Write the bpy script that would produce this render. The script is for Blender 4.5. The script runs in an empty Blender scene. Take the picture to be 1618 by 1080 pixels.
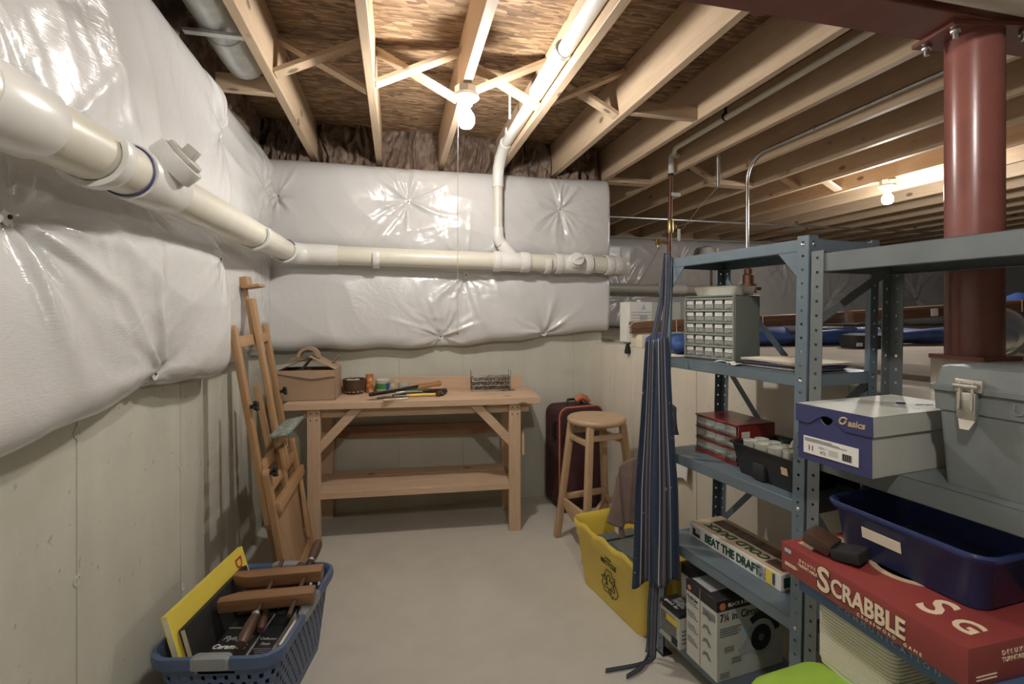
import bpy, bmesh, math, random
import numpy as np
from mathutils import Vector, Matrix
random.seed(7); np.random.seed(7)
scn = bpy.context.scene
COL = scn.collection
R = math.radians
# ------------------------------------------------------------------ camera, light, exposure
F, TH, VX, VY, CH = 770.0, R(13.37), 809.0, 493.0, 1.31
cam = bpy.data.cameras.new('camera'); camo = bpy.data.objects.new('camera', cam); COL.objects.link(camo)
camo.location = (0, 0, CH); camo.rotation_euler = (R(90), 0, -TH)
cam.sensor_fit = 'HORIZONTAL'; cam.sensor_width = 36; cam.lens = 36*F/1618
cam.shift_y = -(540-VY)/1618; cam.clip_start = 0.02
scn.camera = camo
w = bpy.data.worlds.new('world'); scn.world = w; w.use_nodes = True
w.node_tree.nodes['Background'].inputs[0].default_value = (.9, .93, 1, 1)
w.node_tree.nodes['Background'].inputs[1].default_value = 0.0
BULB_W = 330.0          # radiance of the bulb glass (W/m2/sr), shared by the room's bulbs
vs = scn.view_settings
vs.view_transform = 'Standard'; vs.look = 'None'; vs.gamma = 1; vs.use_curve_mapping = False
vs.exposure = 1.0

ct, st = math.cos(TH), math.sin(TH)
def ray(px, py):
    u, v = px-VX, VY-py
    return Vector((u*ct+F*st, -u*st+F*ct, v))/F
def atz(px, py, z): d = ray(px, py); return Vector((0, 0, CH))+d*((z-CH)/d.z)
def aty(px, py, y): d = ray(px, py); return Vector((0, 0, CH))+d*(y/d.y)
def atx(px, py, x): d = ray(px, py); return Vector((0, 0, CH))+d*(x/d.x)

# ------------------------------------------------------------------ materials
def new_mat(name):
    m = bpy.data.materials.new(name); m.use_nodes = True
    return m, m.node_tree.nodes, m.node_tree.links, m.node_tree.nodes['Principled BSDF']
def ramp(n, l, src, stops):
    r = n.new('ShaderNodeValToRGB'); e = r.color_ramp.elements
    while len(e) < len(stops): e.new(0.5)
    for i, (p, c) in enumerate(stops):
        e[i].position = p; e[i].color = (*c[:3], 1)
    l.new(src, r.inputs[0]); return r.outputs[0]
def coords(n, l, scale=(1, 1, 1), rand=False, rot=(0, 0, 0)):
    t = n.new('ShaderNodeTexCoord'); mp = n.new('ShaderNodeMapping')
    mp.inputs['Scale'].default_value = scale; mp.inputs['Rotation'].default_value = rot
    l.new(t.outputs['Object'], mp.inputs[0])
    if rand:
        oi = n.new('ShaderNodeObjectInfo'); mu = n.new('ShaderNodeMath'); mu.operation = 'MULTIPLY'; mu.inputs[1].default_value = 37.0
        l.new(oi.outputs['Random'], mu.inputs[0])
        ad = n.new('ShaderNodeVectorMath'); ad.operation = 'ADD'
        l.new(mp.outputs[0], ad.inputs[0]); l.new(mu.outputs[0], ad.inputs[1])
        return ad.outputs[0]
    return mp.outputs[0]
def noise(n, l, vec, scale, detail=4, rough=.55, dist=0):
    t = n.new('ShaderNodeTexNoise'); t.inputs['Scale'].default_value = scale; t.inputs['Detail'].default_value = detail
    t.inputs['Roughness'].default_value = rough; t.inputs['Distortion'].default_value = dist
    l.new(vec, t.inputs['Vector']); return t.outputs[0]
def bump(n, l, h, bs, strength=.3, dist=.01):
    b = n.new('ShaderNodeBump'); b.inputs['Strength'].default_value = strength; b.inputs['Distance'].default_value = dist
    l.new(h, b.inputs['Height']); l.new(b.outputs[0], bs.inputs['Normal'])
def mixc(n, l, fac, a, b, mode='MIX'):
    m = n.new('ShaderNodeMix'); m.data_type = 'RGBA'; m.blend_type = mode
    for s, v in ((m.inputs[0], fac), (m.inputs[6], a), (m.inputs[7], b)):
        if isinstance(v, (int, float)): s.default_value = v
        elif isinstance(v, tuple): s.default_value = (*v[:3], 1)
        else: l.new(v, s)
    return m.outputs[2]
def plain(name, col, rough=.5, metal=0, var=.12, vs_=14, bmp=0, bscale=60, coat=0, spec=.5):
    m, n, l, b = new_mat(name)
    v = coords(n, l)
    d = tuple(max(0, c*(1-var)) for c in col); u = tuple(min(1, c*(1+var)) for c in col)
    l.new(ramp(n, l, noise(n, l, v, vs_), [(.3, d), (.7, u)]), b.inputs['Base Color'])
    b.inputs['Roughness'].default_value = rough; b.inputs['Metallic'].default_value = metal
    b.inputs['Coat Weight'].default_value = coat; b.inputs['Specular IOR Level'].default_value = spec
    if bmp: bump(n, l, noise(n, l, v, bscale, 5), b, bmp, .004)
    return m
def wood(name, c1, c2, axis='y', rough=.6, knots=True, fine=1.0, knotcol=None):
    m, n, l, b = new_mat(name)
    sc = {'x': (1.2, 16, 16), 'y': (16, 1.2, 16), 'z': (16, 16, 1.2)}[axis]
    v = coords(n, l, tuple(s*fine for s in sc), rand=True)
    g = noise(n, l, v, 2.2, 5, .6, .6)
    col = ramp(n, l, g, [(.30, c2), (.52, tuple((a+c)/2 for a, c in zip(c1, c2))), (.72, c1)])
    fg = noise(n, l, v, 9, 3, .6)
    col = mixc(n, l, .18, col, ramp(n, l, fg, [(.35, tuple(c*.6 for c in c2)), (.6, c1)]))
    if knots:
        sk = {'x': (3.2, 6, 6), 'y': (6, 3.2, 6), 'z': (6, 6, 3.2)}[axis]
        vk = coords(n, l, sk, rand=True)
        vo = n.new('ShaderNodeTexVoronoi'); vo.inputs['Scale'].default_value = 1.0; l.new(vk, vo.inputs['Vector'])
        kc = knotcol or tuple(c*.38 for c in c2)
        f = ramp(n, l, vo.outputs['Distance'], [(.07, (1, 1, 1)), (.115, (0, 0, 0))])
        col = mixc(n, l, f, col, kc)
    l.new(col, b.inputs['Base Color']); b.inputs['Roughness'].default_value = rough
    bump(n, l, fg, b, .12, .002)
    return m
def emit(name, col, s):
    m, n, l, b = new_mat(name)
    b.inputs['Base Color'].default_value = (*col, 1)
    b.inputs['Emission Color'].default_value = (*col, 1); b.inputs['Emission Strength'].default_value = s
    return m
M = {}
def concrete(name, c1, c2, c3, stain=True, pits=.265):
    m, n, l, b = new_mat(name)
    v = coords(n, l)
    big = noise(n, l, v, 1.3, 6, .6, .3)
    col = ramp(n, l, big, [(.28, c2), (.5, c1), (.75, c3)])
    streak = noise(n, l, coords(n, l, (4, 4, .8)), 1.6, 4, .55)
    col = mixc(n, l, .16, col, ramp(n, l, streak, [(.35, tuple(c*.8 for c in c2)), (.62, c3)]))
    sp = noise(n, l, v, 38, 3, .5)
    pit = ramp(n, l, sp, [(pits, (1, 1, 1)), (pits+.04, (0, 0, 0))])
    col = mixc(n, l, mixc(n, l, .55, (0, 0, 0), pit), col, tuple(c*.55 for c in c2))
    if stain:
        sv = coords(n, l, (1, .35, 2.4), rot=(R(14), 0, 0)); sn = noise(n, l, sv, 1.6, 3, .5)
        col = mixc(n, l, ramp(n, l, sn, [(.55, (0, 0, 0)), (.7, (.3, .3, .3))]), col, (.42, .36, .22))
    l.new(col, b.inputs['Base Color']); b.inputs['Roughness'].default_value = .82
    bump(n, l, noise(n, l, v, 22, 7, .65), b, .22, .006)
    return m
M['concrete'] = concrete('concrete_wall', (.54, .535, .455), (.45, .45, .38), (.62, .615, .53))
M['concrete_r'] = concrete('concrete_stem_wall', (.66, .61, .51), (.57, .52, .43), (.73, .68, .58), False)
M['floor'] = concrete('concrete_floor', (.545, .52, .455), (.485, .465, .405), (.595, .57, .505), False, .2)
M['slab'] = concrete('crawl_slab', (.50, .44, .36), (.36, .30, .24), (.58, .52, .44), False)
# white vinyl facing of the insulation blankets
m, n, l, b = new_mat('white_vinyl'); v = coords(n, l)
l.new(ramp(n, l, noise(n, l, v, 1.5, 3), [(.3, (.60, .595, .585)), (.7, (.66, .655, .645))]), b.inputs['Base Color'])
b.inputs['Roughness'].default_value = .2; b.inputs['Specular IOR Level'].default_value = .7
weave = noise(n, l, coords(n, l, (40, 40, 420)), 1.0, 1); fold0 = noise(n, l, v, 7, 3, .5, 1.6)
sb_ = n.new('ShaderNodeMath'); sb_.operation = 'SUBTRACT'; sb_.inputs[1].default_value = .5; l.new(fold0, sb_.inputs[0])
ab_ = n.new('ShaderNodeMath'); ab_.operation = 'ABSOLUTE'; l.new(sb_.outputs[0], ab_.inputs[0]); fold = ab_.outputs[0]
ad = n.new('ShaderNodeMath'); ad.operation = 'MULTIPLY_ADD'; ad.inputs[1].default_value = 7.0
l.new(fold, ad.inputs[0]); l.new(weave, ad.inputs[2]); bump(n, l, ad.outputs[0], b, .35, .0013)
M['vinyl'] = m
# oriented strand board
m, n, l, b = new_mat('strand_board')
cols = []
for i, (rz, sc) in enumerate(((.08, (13, 80, 30)), (-.4, (15, 72, 30)), (.5, (10, 46, 30)))):
    vv = coords(n, l, sc, rot=(0, 0, rz))
    vo = n.new('ShaderNodeTexVoronoi'); vo.inputs['Scale'].default_value = 1; l.new(vv, vo.inputs['Vector'])
    sep = n.new('ShaderNodeSeparateColor'); l.new(vo.outputs['Color'], sep.inputs[0])
    cols.append(sep.outputs[0])
c = ramp(n, l, cols[0], [(.02, (.10, .055, .028)), (.3, (.19, .115, .062)), (.7, (.26, .165, .09)), (.97, (.42, .29, .17))])
c2 = ramp(n, l, cols[1], [(.05, (.10, .055, .028)), (.5, (.23, .14, .075)), (.95, (.42, .28, .16))])
c = mixc(n, l, ramp(n, l, cols[2], [(.45, (0, 0, 0)), (.55, (1, 1, 1))]), c, c2)
c = mixc(n, l, .15, c, ramp(n, l, noise(n, l, coords(n, l), 3.0, 3), [(.35, (.12, .07, .035)), (.65, (.34, .22, .12))]))
l.new(c, b.inputs['Base Color']); b.inputs['Roughness'].default_value = .75
bump(n, l, cols[0], b, .25, .002); M['osb'] = m
# brown glass-fibre
m, n, l, b = new_mat('glass_fibre'); v = coords(n, l)
l.new(ramp(n, l, noise(n, l, v, 9, 6, .65, .8), [(.3, (.10, .066, .048)), (.55, (.24, .17, .125)), (.75, (.36, .27, .20))]), b.inputs['Base Color'])
b.inputs['Roughness'].default_value = .95; bump(n, l, noise(n, l, v, 40, 6, .7, 1), b, .6, .02); M['fibre'] = m
JW = ((.60, .455, .31), (.50, .36, .235))
for a in 'xyz':
    M['lumber_'+a] = wood('joist_lumber_'+a, JW[0], JW[1], a)
    M['bench_'+a] = wood('bench_pine_'+a, (.66, .47, .32), (.54, .37, .24), a)
    M['easel_'+a] = wood('easel_oak_'+a, (.47, .285, .145), (.37, .21, .10), a, .45, False)
    M['stool_'+a] = wood('stool_beech_'+a, (.55, .385, .235), (.46, .31, .18), a, .4, False)
    M['clamp_'+a] = wood('clamp_maple_'+a, (.29, .155, .075), (.21, .105, .05), a, .45, False)
    M['blind_'+a] = wood('blind_wood_'+a, (.27, .14, .075), (.17, .08, .04), a, .45, False, 2)
M['plywood'] = wood('easel_plywood', (.42, .265, .155), (.31, .19, .11), 'z', .6, False, .5)
M['darkwood'] = plain('dark_turned_wood', (.085, .045, .03), .4, var=.25)
M['pvc'] = plain('cream_pvc', (.70, .67, .57), .3, var=.03)
M['pvcw'] = plain('white_pvc', (.76, .75, .71), .28, var=.03)
M['pvcg'] = plain('grey_pvc', (.55, .54, .48), .35, var=.03)
M['purple'] = plain('purple_primer', (.07, .065, .17), .4)
M['copper'] = plain('aged_copper', (.16, .08, .055), .5, .7, .2)
M['brass'] = plain('brass', (.5, .38, .16), .35, .9, .2)
M['zinc'] = plain('zinc_plated', (.62, .63, .62), .3, .9, .12)
M['galv'] = plain('galvanised_sheet', (.60, .62, .62), .38, .7, .15, 20)
M['redsteel'] = plain('red_primed_steel', (.235, .085, .068), .26, 0, .12, 9, .05, 40)
M['bluesteel'] = plain('blue_grey_shelf_enamel', (.145, .19, .225), .38, .15, .1, 10)
M['greysteel'] = plain('grey_shelf_enamel', (.155, .175, .18), .4, .15, .1, 10)
M['black'] = plain('black_plastic', (.012, .012, .013), .38)
M['blackmat'] = plain('black_matte', (.018, .017, .017), .75)
M['white'] = plain('white_paint', (.78, .77, .73), .45, var=.03)
M['wire'] = plain('dull_wire', (.20, .20, .18), .4, .8, .2)
M['porcelain'] = plain('porcelain', (.85, .84, .8), .25, var=.02)
M['bulb'] = emit('lit_bulb_glass', (1, .965, .915), BULB_W)
M['cardboard'] = plain('cardboard', (.37, .255, .165), .8, var=.08, vs_=6, bmp=.1)
M['cardboard_in'] = plain('cardboard_inside', (.22, .15, .10), .85, var=.08)
M['yellow'] = plain('yellow_polyethylene', (.78, .59, .09), .42, var=.05, vs_=5)
M['bluebasket'] = plain('blue_polypropylene', (.075, .115, .215), .4, var=.06)
M['greygrip'] = plain('grey_grip', (.24, .26, .27), .5, var=.05)
M['navy'] = plain('navy_card', (.042, .048, .14), .5, var=.1)
M['lightcard'] = plain('pale_grey_card', (.52, .53, .48), .55, var=.05)
M['toolgrey'] = plain('grey_toolbox_plastic', (.155, .175, .17), .5, var=.08, bmp=.06, bscale=220)
M['toolgrey2'] = plain('dark_grey_lid_plastic', (.12, .145, .14), .5, var=.08)
M['maroon'] = plain('maroon_nylon', (.06, .018, .022), .8, var=.2, bmp=.3, bscale=300)
M['orange'] = plain('orange_piping', (.55, .19, .08), .6)
M['redbox'] = plain('red_game_card', (.27, .05, .045), .42, var=.15, vs_=3)
M['bluebox'] = plain('blue_game_card', (.07, .13, .25), .5)
M['cream'] = plain('cream_ink', (.80, .63, .46), .6, var=.03)
M['ltblue'] = plain('light_blue_ink', (.38, .55, .68), .5, var=.03)
M['redcab'] = plain('red_polystyrene', (.22, .028, .025), .28, var=.1)
M['greencard'] = plain('bottle_green_ink', (.02, .075, .05), .6)
M['ink'] = plain('black_ink', (.02, .02, .022), .6)
M['greyink'] = plain('grey_ink', (.18, .18, .18), .6)
M['silver'] = plain('silver_print', (.4, .42, .43), .5)
M['paper'] = plain('white_paper', (.78, .77, .73), .7, var=.03)
M['oldpaper'] = plain('cream_paper', (.72, .65, .52), .75, var=.05)
M['lime'] = plain('lime_plastic', (.33, .53, .06), .4, var=.05)
M['greygreen'] = plain('grey_green_steel', (.19, .215, .195), .42, .1, .06)
M['cabgrey'] = plain('drawer_frame_grey', (.235, .25, .225), .5)
M['bluefab'] = plain('blue_nylon', (.03, .075, .24), .55, var=.25, vs_=9, bmp=.4, bscale=18)
M['browncloth'] = plain('brown_cloth', (.17, .12, .10), .9, var=.15, bmp=.4, bscale=90)
M['greenfab'] = plain('green_glove', (.06, .24, .06), .8, var=.2, bmp=.3)
M['tool_yellow'] = plain('yellow_handle', (.75, .52, .08), .35)
M['tan'] = plain('tan_card', (.55, .43, .28), .7)
M['orangebrown'] = wood('knife_handle_wood', (.42, .19, .07), (.3, .12, .04), 'x', .35, False)
M['blackbook'] = plain('black_glossy_cover', (.018, .02, .024), .3)
M['bookyellow'] = plain('yellow_cover', (.78, .63, .09), .45, var=.03)
M['redink'] = plain('red_ink', (.5, .06, .04), .5)
M['chrome'] = plain('nickel_latch', (.62, .60, .54), .3, .9)
M['orangelogo'] = plain('orange_logo', (.6, .2, .09), .5)
M['gold'] = plain('gold_print', (.55, .42, .26), .45)
M['picture'] = plain('printed_picture', (.33, .33, .36), .5, var=.8, vs_=70)
M['picture2'] = plain('printed_picture_brown', (.16, .10, .07), .5, var=.7, vs_=30)
m, n, l, b = new_mat('clear_plastic')
b.inputs['Base Color'].default_value = (.86, .88, .84, 1); b.inputs['Roughness'].default_value = .12
b.inputs['Transmission Weight'].default_value = .75; b.inputs['IOR'].default_value = 1.35; M['clear'] = m
m, n, l, b = new_mat('milky_plastic')
b.inputs['Base Color'].default_value = (.80, .79, .70, 1); b.inputs['Roughness'].default_value = .3
b.inputs['Transmission Weight'].default_value = .35; M['milky'] = m
m, n, l, b = new_mat('translucent_blue')
l.new(ramp(n, l, noise(n, l, coords(n, l), 7), [(.3, (.035, .05, .15)), (.7, (.055, .075, .22))]), b.inputs['Base Color'])
b.inputs['Roughness'].default_value = .25; b.inputs['Transmission Weight'].default_value = .3; b.inputs['IOR'].default_value = 1.3; M['blueclear'] = m
m, n, l, b = new_mat('spattered_metal'); v = coords(n, l)
l.new(ramp(n, l, noise(n, l, v, 60, 5, .7), [(.35, (.10, .12, .11)), (.5, (.30, .36, .34)), (.68, (.55, .60, .56))]), b.inputs['Base Color'])
b.inputs['Roughness'].default_value = .5; b.inputs['Metallic'].default_value = .3; M['spatter'] = m
# striped apron cloth: stripes follow the cloth through its UV map
m, n, l, b = new_mat('striped_cotton')
uv = n.new('ShaderNodeUVMap'); uv.uv_map = 'UVMap'; sx = n.new('ShaderNodeSeparateXYZ'); l.new(uv.outputs[0], sx.inputs[0])
mu = n.new('ShaderNodeMath'); mu.operation = 'FRACT'; m2 = n.new('ShaderNodeMath'); m2.operation = 'MULTIPLY'; m2.inputs[1].default_value = 2.3
l.new(sx.outputs[0], m2.inputs[0]); l.new(m2.outputs[0], mu.inputs[0])
r = n.new('ShaderNodeValToRGB'); r.color_ramp.interpolation = 'CONSTANT'; e = r.color_ramp.elements
st_ = [(0, (.032, .048, .092)), (.30, (.55, .55, .5)), (.345, (.032, .048, .092)), (.48, (.20, .14, .14)), (.60, (.032, .048, .092)), (.70, (.10, .13, .19)), (.80, (.55, .55, .5)), (.835, (.032, .048, .092))]
while len(e) < len(st_): e.new(.5)
for i, (p, cc) in enumerate(st_): e[i].position = p; e[i].color = (*cc, 1)
l.new(mu.outputs[0], r.inputs[0])
spl = ramp(n, l, noise(n, l, coords(n, l), 55, 2), [(.70, (0, 0, 0)), (.74, (.7, .7, .7))])
l.new(mixc(n, l, spl, r.outputs[0], (.5, .52, .5)), b.inputs['Base Color']); b.inputs['Roughness'].default_value = .85
M['apron'] = m

# ------------------------------------------------------------------ mesh builder
class MB:
    def __init__(s): s.v = []; s.f = []; s.uv = None
    def add(s, vs_, fs):
        o = len(s.v); s.v += [tuple(x) for x in vs_]; s.f += [tuple(i+o for i in f) for f in fs]; return s
    def box(s, c, d, rot=None):
        x, y, z = d[0]/2, d[1]/2, d[2]/2
        p = [Vector((a*x, b_*y, e_*z)) for e_ in (-1, 1) for b_ in (-1, 1) for a in (-1, 1)]
        if rot is not None: p = [rot @ q for q in p]
        c = Vector(c)
        return s.add([q+c for q in p], [(0, 2, 3, 1), (4, 5, 7, 6), (0, 1, 5, 4), (1, 3, 7, 5), (3, 2, 6, 7), (2, 0, 4, 6)])
    def span(s, a, b): return s.box([(i+j)/2 for i, j in zip(a, b)], [abs(j-i) for i, j in zip(a, b)])
    def bar(s, p0, p1, w_, t, up=(0, 0, 1)):      # box from p0 to p1: w_ across, t along up
        p0, p1 = Vector(p0), Vector(p1); d = p1-p0; L = d.length; y = d.normalized(); up = Vector(up)
        x = y.cross(up)
        if x.length < 1e-5: x = y.cross(Vector((1, 0, 0)))
        x.normalize(); z = x.cross(y)
        return s.box((p0+p1)/2, (w_, L, t), Matrix((x, y, z)).transposed())
    def tube(s, path, r, n=12, cap=True):
        path = [Vector(p) for p in path]; N = len(path); rs = r if isinstance(r, (list, tuple)) else [r]*N
        o = len(s.v); prev = None
        for i, p in enumerate(path):
            d = (path[min(i+1, N-1)]-path[max(i-1, 0)]).normalized()
            if prev is None:
                a = Vector((0, 0, 1)) if abs(d.z) < .9 else Vector((1, 0, 0)); x = d.cross(a).normalized()
            else: x = (prev-d*prev.dot(d)).normalized()
            prev = x; y = d.cross(x)
            for k in range(n):
                t = 2*math.pi*k/n; s.v.append(tuple(p+(x*math.cos(t)+y*math.sin(t))*rs[i]))
        for i in range(N-1):
            for k in range(n):
                a = o+i*n+k; b_ = o+i*n+(k+1) % n; s.f.append((a, b_, b_+n, a+n))
        if cap:
            s.f.append(tuple(o+k for k in reversed(range(n)))); s.f.append(tuple(o+(N-1)*n+k for k in range(n)))
        return s
    def ring(s, p, axis, R_, r, n=20, m_=8):      # torus
        p = Vector(p); a = Vector(axis).normalized(); x = a.orthogonal().normalized(); y = a.cross(x); o = len(s.v)
        for i in range(n):
            t = 2*math.pi*i/n; d = x*math.cos(t)+y*math.sin(t)
            for k in range(m_):
                q = 2*math.pi*k/m_; s.v.append(tuple(p+d*(R_+r*math.cos(q))+a*r*math.sin(q)))
        for i in range(n):
            for k in range(m_):
                s.f.append((o+i*m_+k, o+((i+1) % n)*m_+k, o+((i+1) % n)*m_+(k+1) % m_, o+i*m_+(k+1) % m_))
        return s
    def lathe(s, prof, c=(0, 0, 0), n=24, axis='z'):     # profile (r, h)
        o = len(s.v)
        for (r, h) in prof:
            for k in range(n):
                t = 2*math.pi*k/n; p = (r*math.cos(t), r*math.sin(t), h)
                if axis == 'y': p = (p[0], p[2], -p[1])
                if axis == 'x': p = (p[2], p[0], p[1])
                s.v.append((p[0]+c[0], p[1]+c[1], p[2]+c[2]))
        for i in range(len(prof)-1):
            for k in range(n):
                s.f.append((o+i*n+k, o+i*n+(k+1) % n, o+(i+1)*n+(k+1) % n, o+(i+1)*n+k))
        if prof[0][0] > 1e-6: s.f.append(tuple(o+k for k in reversed(range(n))))
        if prof[-1][0] > 1e-6: s.f.append(tuple(o+(len(prof)-1)*n+k for k in range(n)))
        return s
    def prism(s, pts, d):      # planar polygon extruded by vector d
        n = len(pts); d = Vector(d); a = [Vector(p) for p in pts]
        return s.add(a+[p+d for p in a], [tuple(reversed(range(n))), tuple(range(n, 2*n))]+[(i, (i+1) % n, n+(i+1) % n, n+i) for i in range(n)])
    def loft(s, rings, close_bottom=True, close_top=False):
        o = len(s.v); n = len(rings[0])
        for r in rings: s.v += [tuple(p) for p in r]
        for i in range(len(rings)-1):
            for k in range(n): s.f.append((o+i*n+k, o+i*n+(k+1) % n, o+(i+1)*n+(k+1) % n, o+(i+1)*n+k))
        if close_bottom: s.f.append(tuple(o+k for k in reversed(range(n))))
        if close_top: s.f.append(tuple(o+(len(rings)-1)*n+k for k in range(n)))
        return s
    def grid(s, fn, nu, nv, uv=False):
        o = len(s.v); P = []
        for j in range(nv+1):
            for i in range(nu+1):
                s.v.append(tuple(fn(i/nu, j/nv))); P.append((i/nu, j/nv))
        for j in range(nv):
            for i in range(nu):
                a = o+j*(nu+1)+i; s.f.append((a, a+1, a+nu+2, a+nu+1))
        if uv: s.uv = P
        return s
    def build(s, name, mat, parent=None, bevel=0, seg=2, smooth=True, ang=40, solid=0, off=-1, flip=False, world=False):
        me = bpy.data.meshes.new(name); vv = s.v
        if world and parent is not None:
            inv = parent.matrix_basis.inverted() if not parent.parent else (parent.parent.matrix_basis @ parent.matrix_basis).inverted()
            vv = [tuple(inv @ Vector(p)) for p in s.v]
        me.from_pydata(vv, [], s.f)
        if s.uv:
            ul = me.uv_layers.new(name='UVMap')
            for lp in me.loops: ul.data[lp.index].uv = s.uv[lp.vertex_index]
        if bevel or not s.uv:
            bm = bmesh.new(); bm.from_mesh(me)
            bmesh.ops.recalc_face_normals(bm, faces=bm.faces)
            if bevel:
                es = [e for e in bm.edges if len(e.link_faces) == 2 and e.calc_face_angle(0) > R(30)]
                bmesh.ops.bevel(bm, geom=es, offset=bevel, segments=seg, profile=.5, affect='EDGES', clamp_overlap=True)
            bm.to_mesh(me); bm.free()
        if smooth:
            me.polygons.foreach_set('use_smooth', [True]*len(me.polygons)); me.set_sharp_from_angle(angle=R(ang))
        me.materials.append(M[mat] if isinstance(mat, str) else mat)
        o = bpy.data.objects.new(name, me); COL.objects.link(o); o.parent = parent
        if solid:
            md = o.modifiers.new('thickness', 'SOLIDIFY'); md.thickness = solid; md.offset = off
        return o
def thing(name, label, cat, loc=(0, 0, 0), rz=0, group=None, rot=None):
    o = bpy.data.objects.new(name, None); COL.objects.link(o); o.empty_display_size = .05
    o.location = loc; o.rotation_euler = rot or (0, 0, rz); o.matrix_basis
    tag(o, label, cat, group); return o
def tag(o, label, cat, group=None):
    o['label'] = label; o['category'] = cat
    if group: o['group'] = group
    return o
def struct(o): o['kind'] = 'structure'; return o
def copy_tree(o, parent=None):
    c = o.copy(); COL.objects.link(c); c.parent = parent
    for ch in list(o.children): copy_tree(ch, c)
    return c
def cp(o, loc, rot=None, parent=None):
    c = o.copy(); COL.objects.link(c); c.location = loc
    if rot: c.rotation_euler = rot
    if parent: c.parent = parent
    return c
def rrect(hx, hy, r, z, n=5, c=(0, 0)):
    p = []
    for sx, sy, a0 in ((1, 1, 0), (-1, 1, 90), (-1, -1, 180), (1, -1, 270)):
        for k in range(n+1):
            a = R(a0+90*k/n); p.append((c[0]+sx*(hx-r)+r*math.cos(a), c[1]+sy*(hy-r)+r*math.sin(a), z))
    return p
def fr(o, right, up): # local frame for print on a face
    o, x, y = Vector(o), Vector(right).normalized(), Vector(up).normalized(); return o, x, y, x.cross(y)
def rect(mb, f, u0, v0, u1, v1, d=.0012):
    o, x, y, z = f
    a = o+x*u0+y*v0; b = o+x*u1+y*v1
    p = [o+x*u0+y*v0, o+x*u1+y*v0, o+x*u1+y*v1, o+x*u0+y*v1]
    return mb.prism([q-z*.001 for q in p], z*(d+.001))
def text(s, size, mat, parent, f, u, v, align='LEFT', bold=0, shear=0, sx=1, name='lettering', rot=0, d=.0015, space=1):
    cu = bpy.data.curves.new(name, 'FONT'); cu.body = s; cu.size = size; cu.align_x = align; cu.align_y = 'BOTTOM_BASELINE' if False else 'CENTER'
    cu.offset = bold; cu.extrude = d/2; cu.shear = shear; cu.resolution_u = 3; cu.space_character = space
    t = bpy.data.objects.new(name, cu); COL.objects.link(t)
    me = bpy.data.meshes.new_from_object(t); bpy.data.objects.remove(t); bpy.data.curves.remove(cu)
    o, x, y, z = f
    mt = Matrix((x, y, z)).transposed().to_4x4(); mt.translation = o+x*u+y*v
    me.transform(mt @ Matrix.Rotation(rot, 4, 'Z') @ Matrix.Diagonal((sx, 1, 1, 1)))
    me.name = name; me.materials.clear(); me.materials.append(M[mat])
    ob = bpy.data.objects.new(name, me); COL.objects.link(ob); ob.parent = parent; return ob
# ------------------------------------------------------------------ the setting
WL, WB, JB, JT = -.80, 3.34, 2.30, 2.535       # left wall x, back wall y, joist bottom / top
WLD = lambda y: 1.385+(WB-y)*.03               # face of the low stem wall on the right
YN = -3.4                                      # wall behind the camera
floor = struct(MB().span((-1.0, YN-.2, -.1), (1.9, 3.6, 0)).build('floor', 'floor', smooth=False))
wall_left = struct(MB().span((WL-.2, YN-.2, 0), (WL, 3.6, JB)).build('wall_left', 'concrete', smooth=False))
wall_back = struct(MB().span((WL, WB, 0), (1.47, WB+.2, 2.19)).build('wall_back', 'concrete', smooth=False))
wall_front = struct(MB().span((WL-.2, YN-.2, 0), (11.2, YN, JB)).build('wall_front', 'concrete', smooth=False))
wall_right = struct(MB().prism([(WLD(WB), WB, 0), (WLD(YN), YN, 0), (WLD(YN)+.24, YN, 0), (1.62, WB, 0)], (0, 0, 1.09)).build('wall_right', 'concrete_r', smooth=False))
# rough edged slab of the crawl space
mb = MB(); pts = [(1.60+.05*math.sin(9*y)+.04*random.random()+(WB-y)*.03, y, 0) for y in np.linspace(3.55, YN, 60)]
mb.prism([(p[0], p[1], .9) for p in pts]+[(11.0, YN, .9), (11.0, 5.9, .9), (1.5, 5.9, .9), (1.5, 3.55, .9)], (0, 0, .205))
floor_crawl = struct(mb.build('floor_crawlspace', 'slab', smooth=False))
wall_far = struct(MB().span((1.3, 5.86, .9), (11.2, 6.06, JB)).build('wall_far', 'concrete', smooth=False))
wall_end = struct(MB().span((11.0, YN, .9), (11.2, 5.86, JB)).build('wall_end', 'concrete', smooth=False))
wall_return = struct(MB().span((1.27, WB+.2, 0), (1.47, 5.86, JB)).build('wall_return', 'concrete', smooth=False))
# fins left by the shuttering boards, on the walls they belong to
def seams(wall, pts):
    for i, (a, b_) in enumerate(pts):
        MB().bar(a, b_, .007, .005, up=(1, 0, 0) if wall is not wall_back else (0, 1, 0)).build('form_seam', 'concrete', wall, .0015, 1)
seams(wall_left, [((WL, y, 0.01), (WL, y, 2.2)) for y in (.23, .855, 1.48, 2.10, 2.62)])
seams(wall_back, [((x, WB, 0.01), (x, WB, 2.2)) for x in (-.38, .02, .45, .88, 1.25)])
seams(wall_right, [((WLD(y), y, .01), (WLD(y), y, 1.08)) for y in (3.0, 2.72, 2.1, 1.5, 1.3)])
for i, (y, z) in enumerate(((1.48, .62), (2.10, .72), (.855, .3), (1.48, 1.0), (2.12, .25))):
    MB().lathe([(.016, -.004), (.016, .002), (.010, .003), (.006, -.001), (0, -.001)], (WL, y, z), 10, 'x').build('tie_hole', 'concrete', wall_left)

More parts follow.
